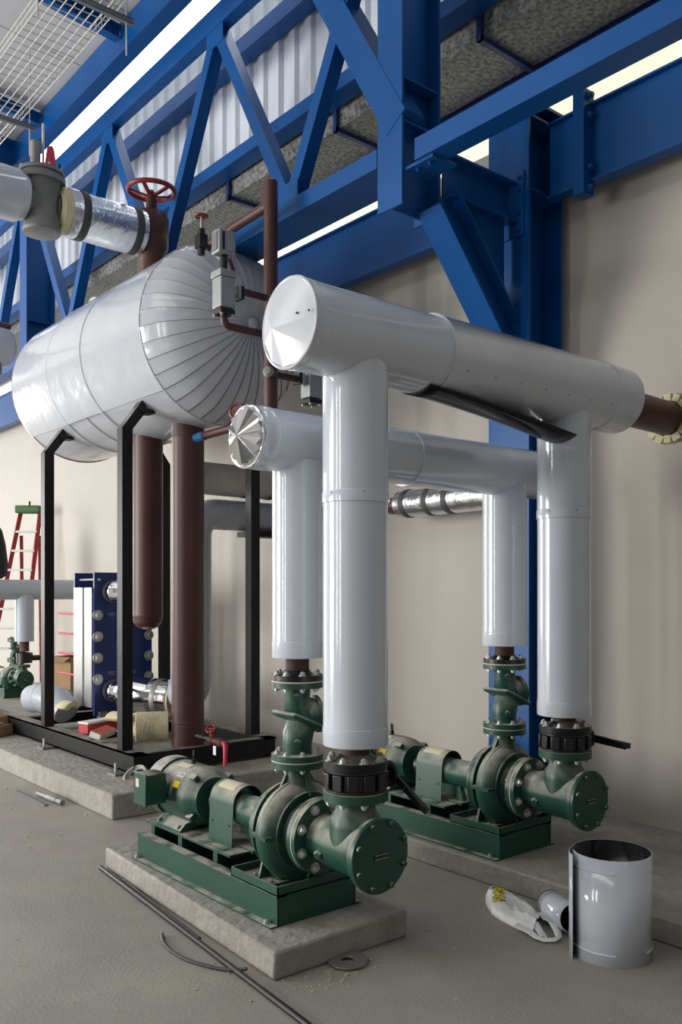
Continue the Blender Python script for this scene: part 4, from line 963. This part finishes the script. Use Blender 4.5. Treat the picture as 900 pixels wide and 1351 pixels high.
# plastic bag
bg = thing('plastic_bag', (-2.72, 3.40, 0), 'crumpled white plastic bag with yellow lettering on the floor', 'bag')
from mathutils import noise
from mathutils.bvhtree import BVHTree
NE = [(-.269, .041, .004), (-.148, -.06, .004), (-.036, -.096, .004), (.071, -.115, .004), (.150, -.118, .004)]
FA = [(-.309, .085, .02), (-.335, .195, .02), (-.240, .205, .02), (-.10, .155, .02), (.088, .045, .02)]
def along(P, t_):
    k = t_*(len(P)-1); i0 = min(int(k), len(P)-2); return Vector(P[i0]).lerp(Vector(P[i0+1]), k-i0)
nu, nv = 40, 26; vs = []
for i in range(nu+1):
    a, b = along(NE, i/nu), along(FA, i/nu); e = min(1, i/nu*6+.25)*(1-.35*(i/nu)**3)
    for j in range(nv+1):
        g_ = j/nv; p = a.lerp(b, g_); bul = math.sin(PI*min(1, max(0, g_)))**.55
        wr = noise.noise(Vector((i/nu*2.2+g_*1.6, g_*5-i/nu*3, 1.3)))*.022+noise.noise(Vector((i/nu*9, g_*11+i/nu*5, 5)))*.009
        p.z = p.z*.3+(.060*e+wr)*bul+.003
        if p.z < .003: p.z = .003
        p.x += noise.noise(Vector((i/nu*7, g_*2, 9)))*.006; vs.append(p)
top = len(vs); vs += [Vector((p.x, p.y, .001)) for p in vs]
w_ = nv+1
fs = [(i*w_+j, i*w_+j+1, (i+1)*w_+j+1, (i+1)*w_+j) for i in range(nu) for j in range(nv)]
fs += [(top+i*w_+j, top+(i+1)*w_+j, top+(i+1)*w_+j+1, top+i*w_+j+1) for i in range(nu) for j in range(nv)]
fs += [(i*w_, (i+1)*w_, top+(i+1)*w_, top+i*w_) for i in range(nu)]+[(i*w_+nv, top+i*w_+nv, top+(i+1)*w_+nv, (i+1)*w_+nv) for i in range(nu)]
fs += [(j, top+j, top+j+1, j+1) for j in range(nv)]
b_ = MB().add(vs, fs).build('bag_film', 'bag', bg, ang=80)
def strip(name, pts, wds, par):
    vs = []
    for k, p in enumerate(pts):
        p = Vector(p); q0 = Vector(pts[max(k-1, 0)]); q1 = Vector(pts[min(k+1, len(pts)-1)]); t_ = (q1-q0).normalized(); n_ = t_.cross(Vector((0, 0, 1))).normalized()
        wd = wds[0]+(wds[1]-wds[0])*math.sin(PI*k/(len(pts)-1))
        vs += [p+n_*wd, p+Vector((0, 0, .012)), p-n_*wd, p-Vector((0, 0, .006))]
    fs = [(4*k+a, 4*k+(a+1) % 4, 4*k+4+(a+1) % 4, 4*k+4+a) for k in range(len(pts)-1) for a in range(4)]
    return MB().add(vs, fs).build(name, 'bag', par, ang=80)
strip('handle', [(.06, -.118, .02), (.149, -.128, .016), (.20, -.150, .014), (.240, -.150, .012), (.268, -.115, .012), (.262, -.07, .014), (.22, -.025, .02), (.155, .028, .03), (.07, .045, .036)], (.028, .014), bg)
strip('handle', [(.12, -.06, .035), (.165, -.085, .02), (.205, -.11, .012), (.225, -.135, .010)], (.02, .018), bg)
bvh = BVHTree.FromPolygons([tuple(v.co) for v in b_.data.vertices], [tuple(p.vertices) for p in b_.data.polygons])
for m_, bold, dz in (('inkg', .007, .0015), ('yellow', .002, .003)):
    o = text_part('JEPGAS', bg, (0, 0, 0), (.64, -.77, 0), (.77, .64, 0), .074, m_, 0, bold=bold)
    R_ = o.rotation_euler.to_matrix(); o.rotation_euler = (0, 0, 0)
    for v in o.data.vertices:
        p = R_ @ v.co+Vector((-.212, .072, 0)); h = bvh.ray_cast((p.x, p.y, 1), (0, 0, -1))[0]
        v.co = (p.x, p.y, (h.z if h else .05)+dz)

# long black rods and cable
def rod(name, pts, r, m, label, cat): 
    b = MB().path(pts, r, 12); o = b.build(name, m, off=Vector(pts[0])); return tag(o, label, cat)
rod('steel_rod', [(-4.74, 2.150, .014), (-2.45, 1.945, .014)], .0135, 'iron', 'long black rod lying on the floor along the front plinth', 'rod')
rod('steel_rod', [(-4.50, 2.165, .009), (-3.50, 2.065, .009)], .008, 'iron', 'thinner shorter black rod beside the long rod', 'rod')
def smooth(p, n=6):
    p = [Vector(a) for a in p]; q = [p[0]]+p+[p[-1]]; r = []
    for i in range(1, len(q)-2):
        for k in range(n):
            t_ = k/n; a, b, c, d = q[i-1:i+3]
            r.append(.5*((2*b)+(c-a)*t_+(2*a-5*b+4*c-d)*t_**2+(3*b-a-3*c+d)*t_**3))
    return r+[p[-1]]
rod('cable_offcut', smooth([(-3.657, 1.96, .008), (-3.566, 1.919, .008), (-3.463, 1.90, .008), (-3.345, 1.905, .008), (-3.239, 1.936, .008), (-3.146, 1.979, .010), (-3.06, 2.03, .026)]), .008, 'tape', 'short curved cable piece beside the long rod', 'cable')
t = thing('steel_disc', (-2.885, 2.43, 0), 'round steel plate with a centre hole on the floor', 'disc')
MB().lathe((0, 0, .012), (.06, -.05, 1), [(.025, 0), (.085, 0), (.087, .003), (.085, .008), (.035, .009), (.028, .006), (.025, 0)], 36, cap0=False, cap1=False).build('plate', 'plank', t)
t = MB().lathe((-6.75, 2.545, .022), (.55, .035, 0), [(.02, 0), (.02, .16), (.024, .16), (.024, .33), (.021, .33), (.021, .42)], 16).build('pipe_offcut', 'steelg', off=(-6.75, 2.545, 0)); tag(t, 'short grey pipe offcut on the floor by the tank plinth', 'pipe')
t = MB().box(-7.0, -6.40, 2.46, 2.49, .002, .012).build('flat_bar', 'strut', off=(-6.7, 2.47, 0)); tag(t, 'flat dark bar on the floor by the tank plinth', 'bar')
vs = []; 
t = MB().shell((-2.75, 4.50, .26), (-2.45, 4.92, .26), .24, 2.45, 3.6, .003, 16).build('sheet_offcut', 'greyp', off=(-2.6, 4.7, .12)); tag(t, 'curved grey sheet offcut on the plinth at the right edge', 'sheet')
db = MB(); random.seed(11)
def chip(x, y, s, z=0):
    h = s*random.uniform(.2, .6); a = random.uniform(0, PI)
    pts = [(x+s*random.uniform(.6, 1.2)*math.cos(a+k*2*PI/5), y+s*random.uniform(.6, 1.2)*math.sin(a+k*2*PI/5), z) for k in range(5)]
    db.prism(pts, (0, 0, h))
for i in range(70): chip(random.uniform(-3.3, -2.7), random.uniform(1.95, 2.5) if random.random() < .3 else random.uniform(1.6, 3.2), random.uniform(.003, .009))
for i in range(60): chip(random.uniform(-2.93, -2.75), random.uniform(2.1, 2.75), random.uniform(.003, .012))
for i in range(50): chip(random.uniform(-4.9, -1.6), random.uniform(1.3, 3.6), random.uniform(.003, .008))
for i in range(25): chip(random.uniform(-7.5, -5.3), random.uniform(1.9, 2.6), random.uniform(.006, .018))
for i in range(30): chip(random.uniform(-4.6, -2), random.uniform(3.72, 4.9), random.uniform(.004, .01), .12)
o = db.build('floor_debris', 'debris'); tag(o, 'small pale chips of debris scattered over the floor', 'debris'); o['kind'] = 'stuff'

for o in bpy.data.objects:
    if '_o' in o: del o['_o']
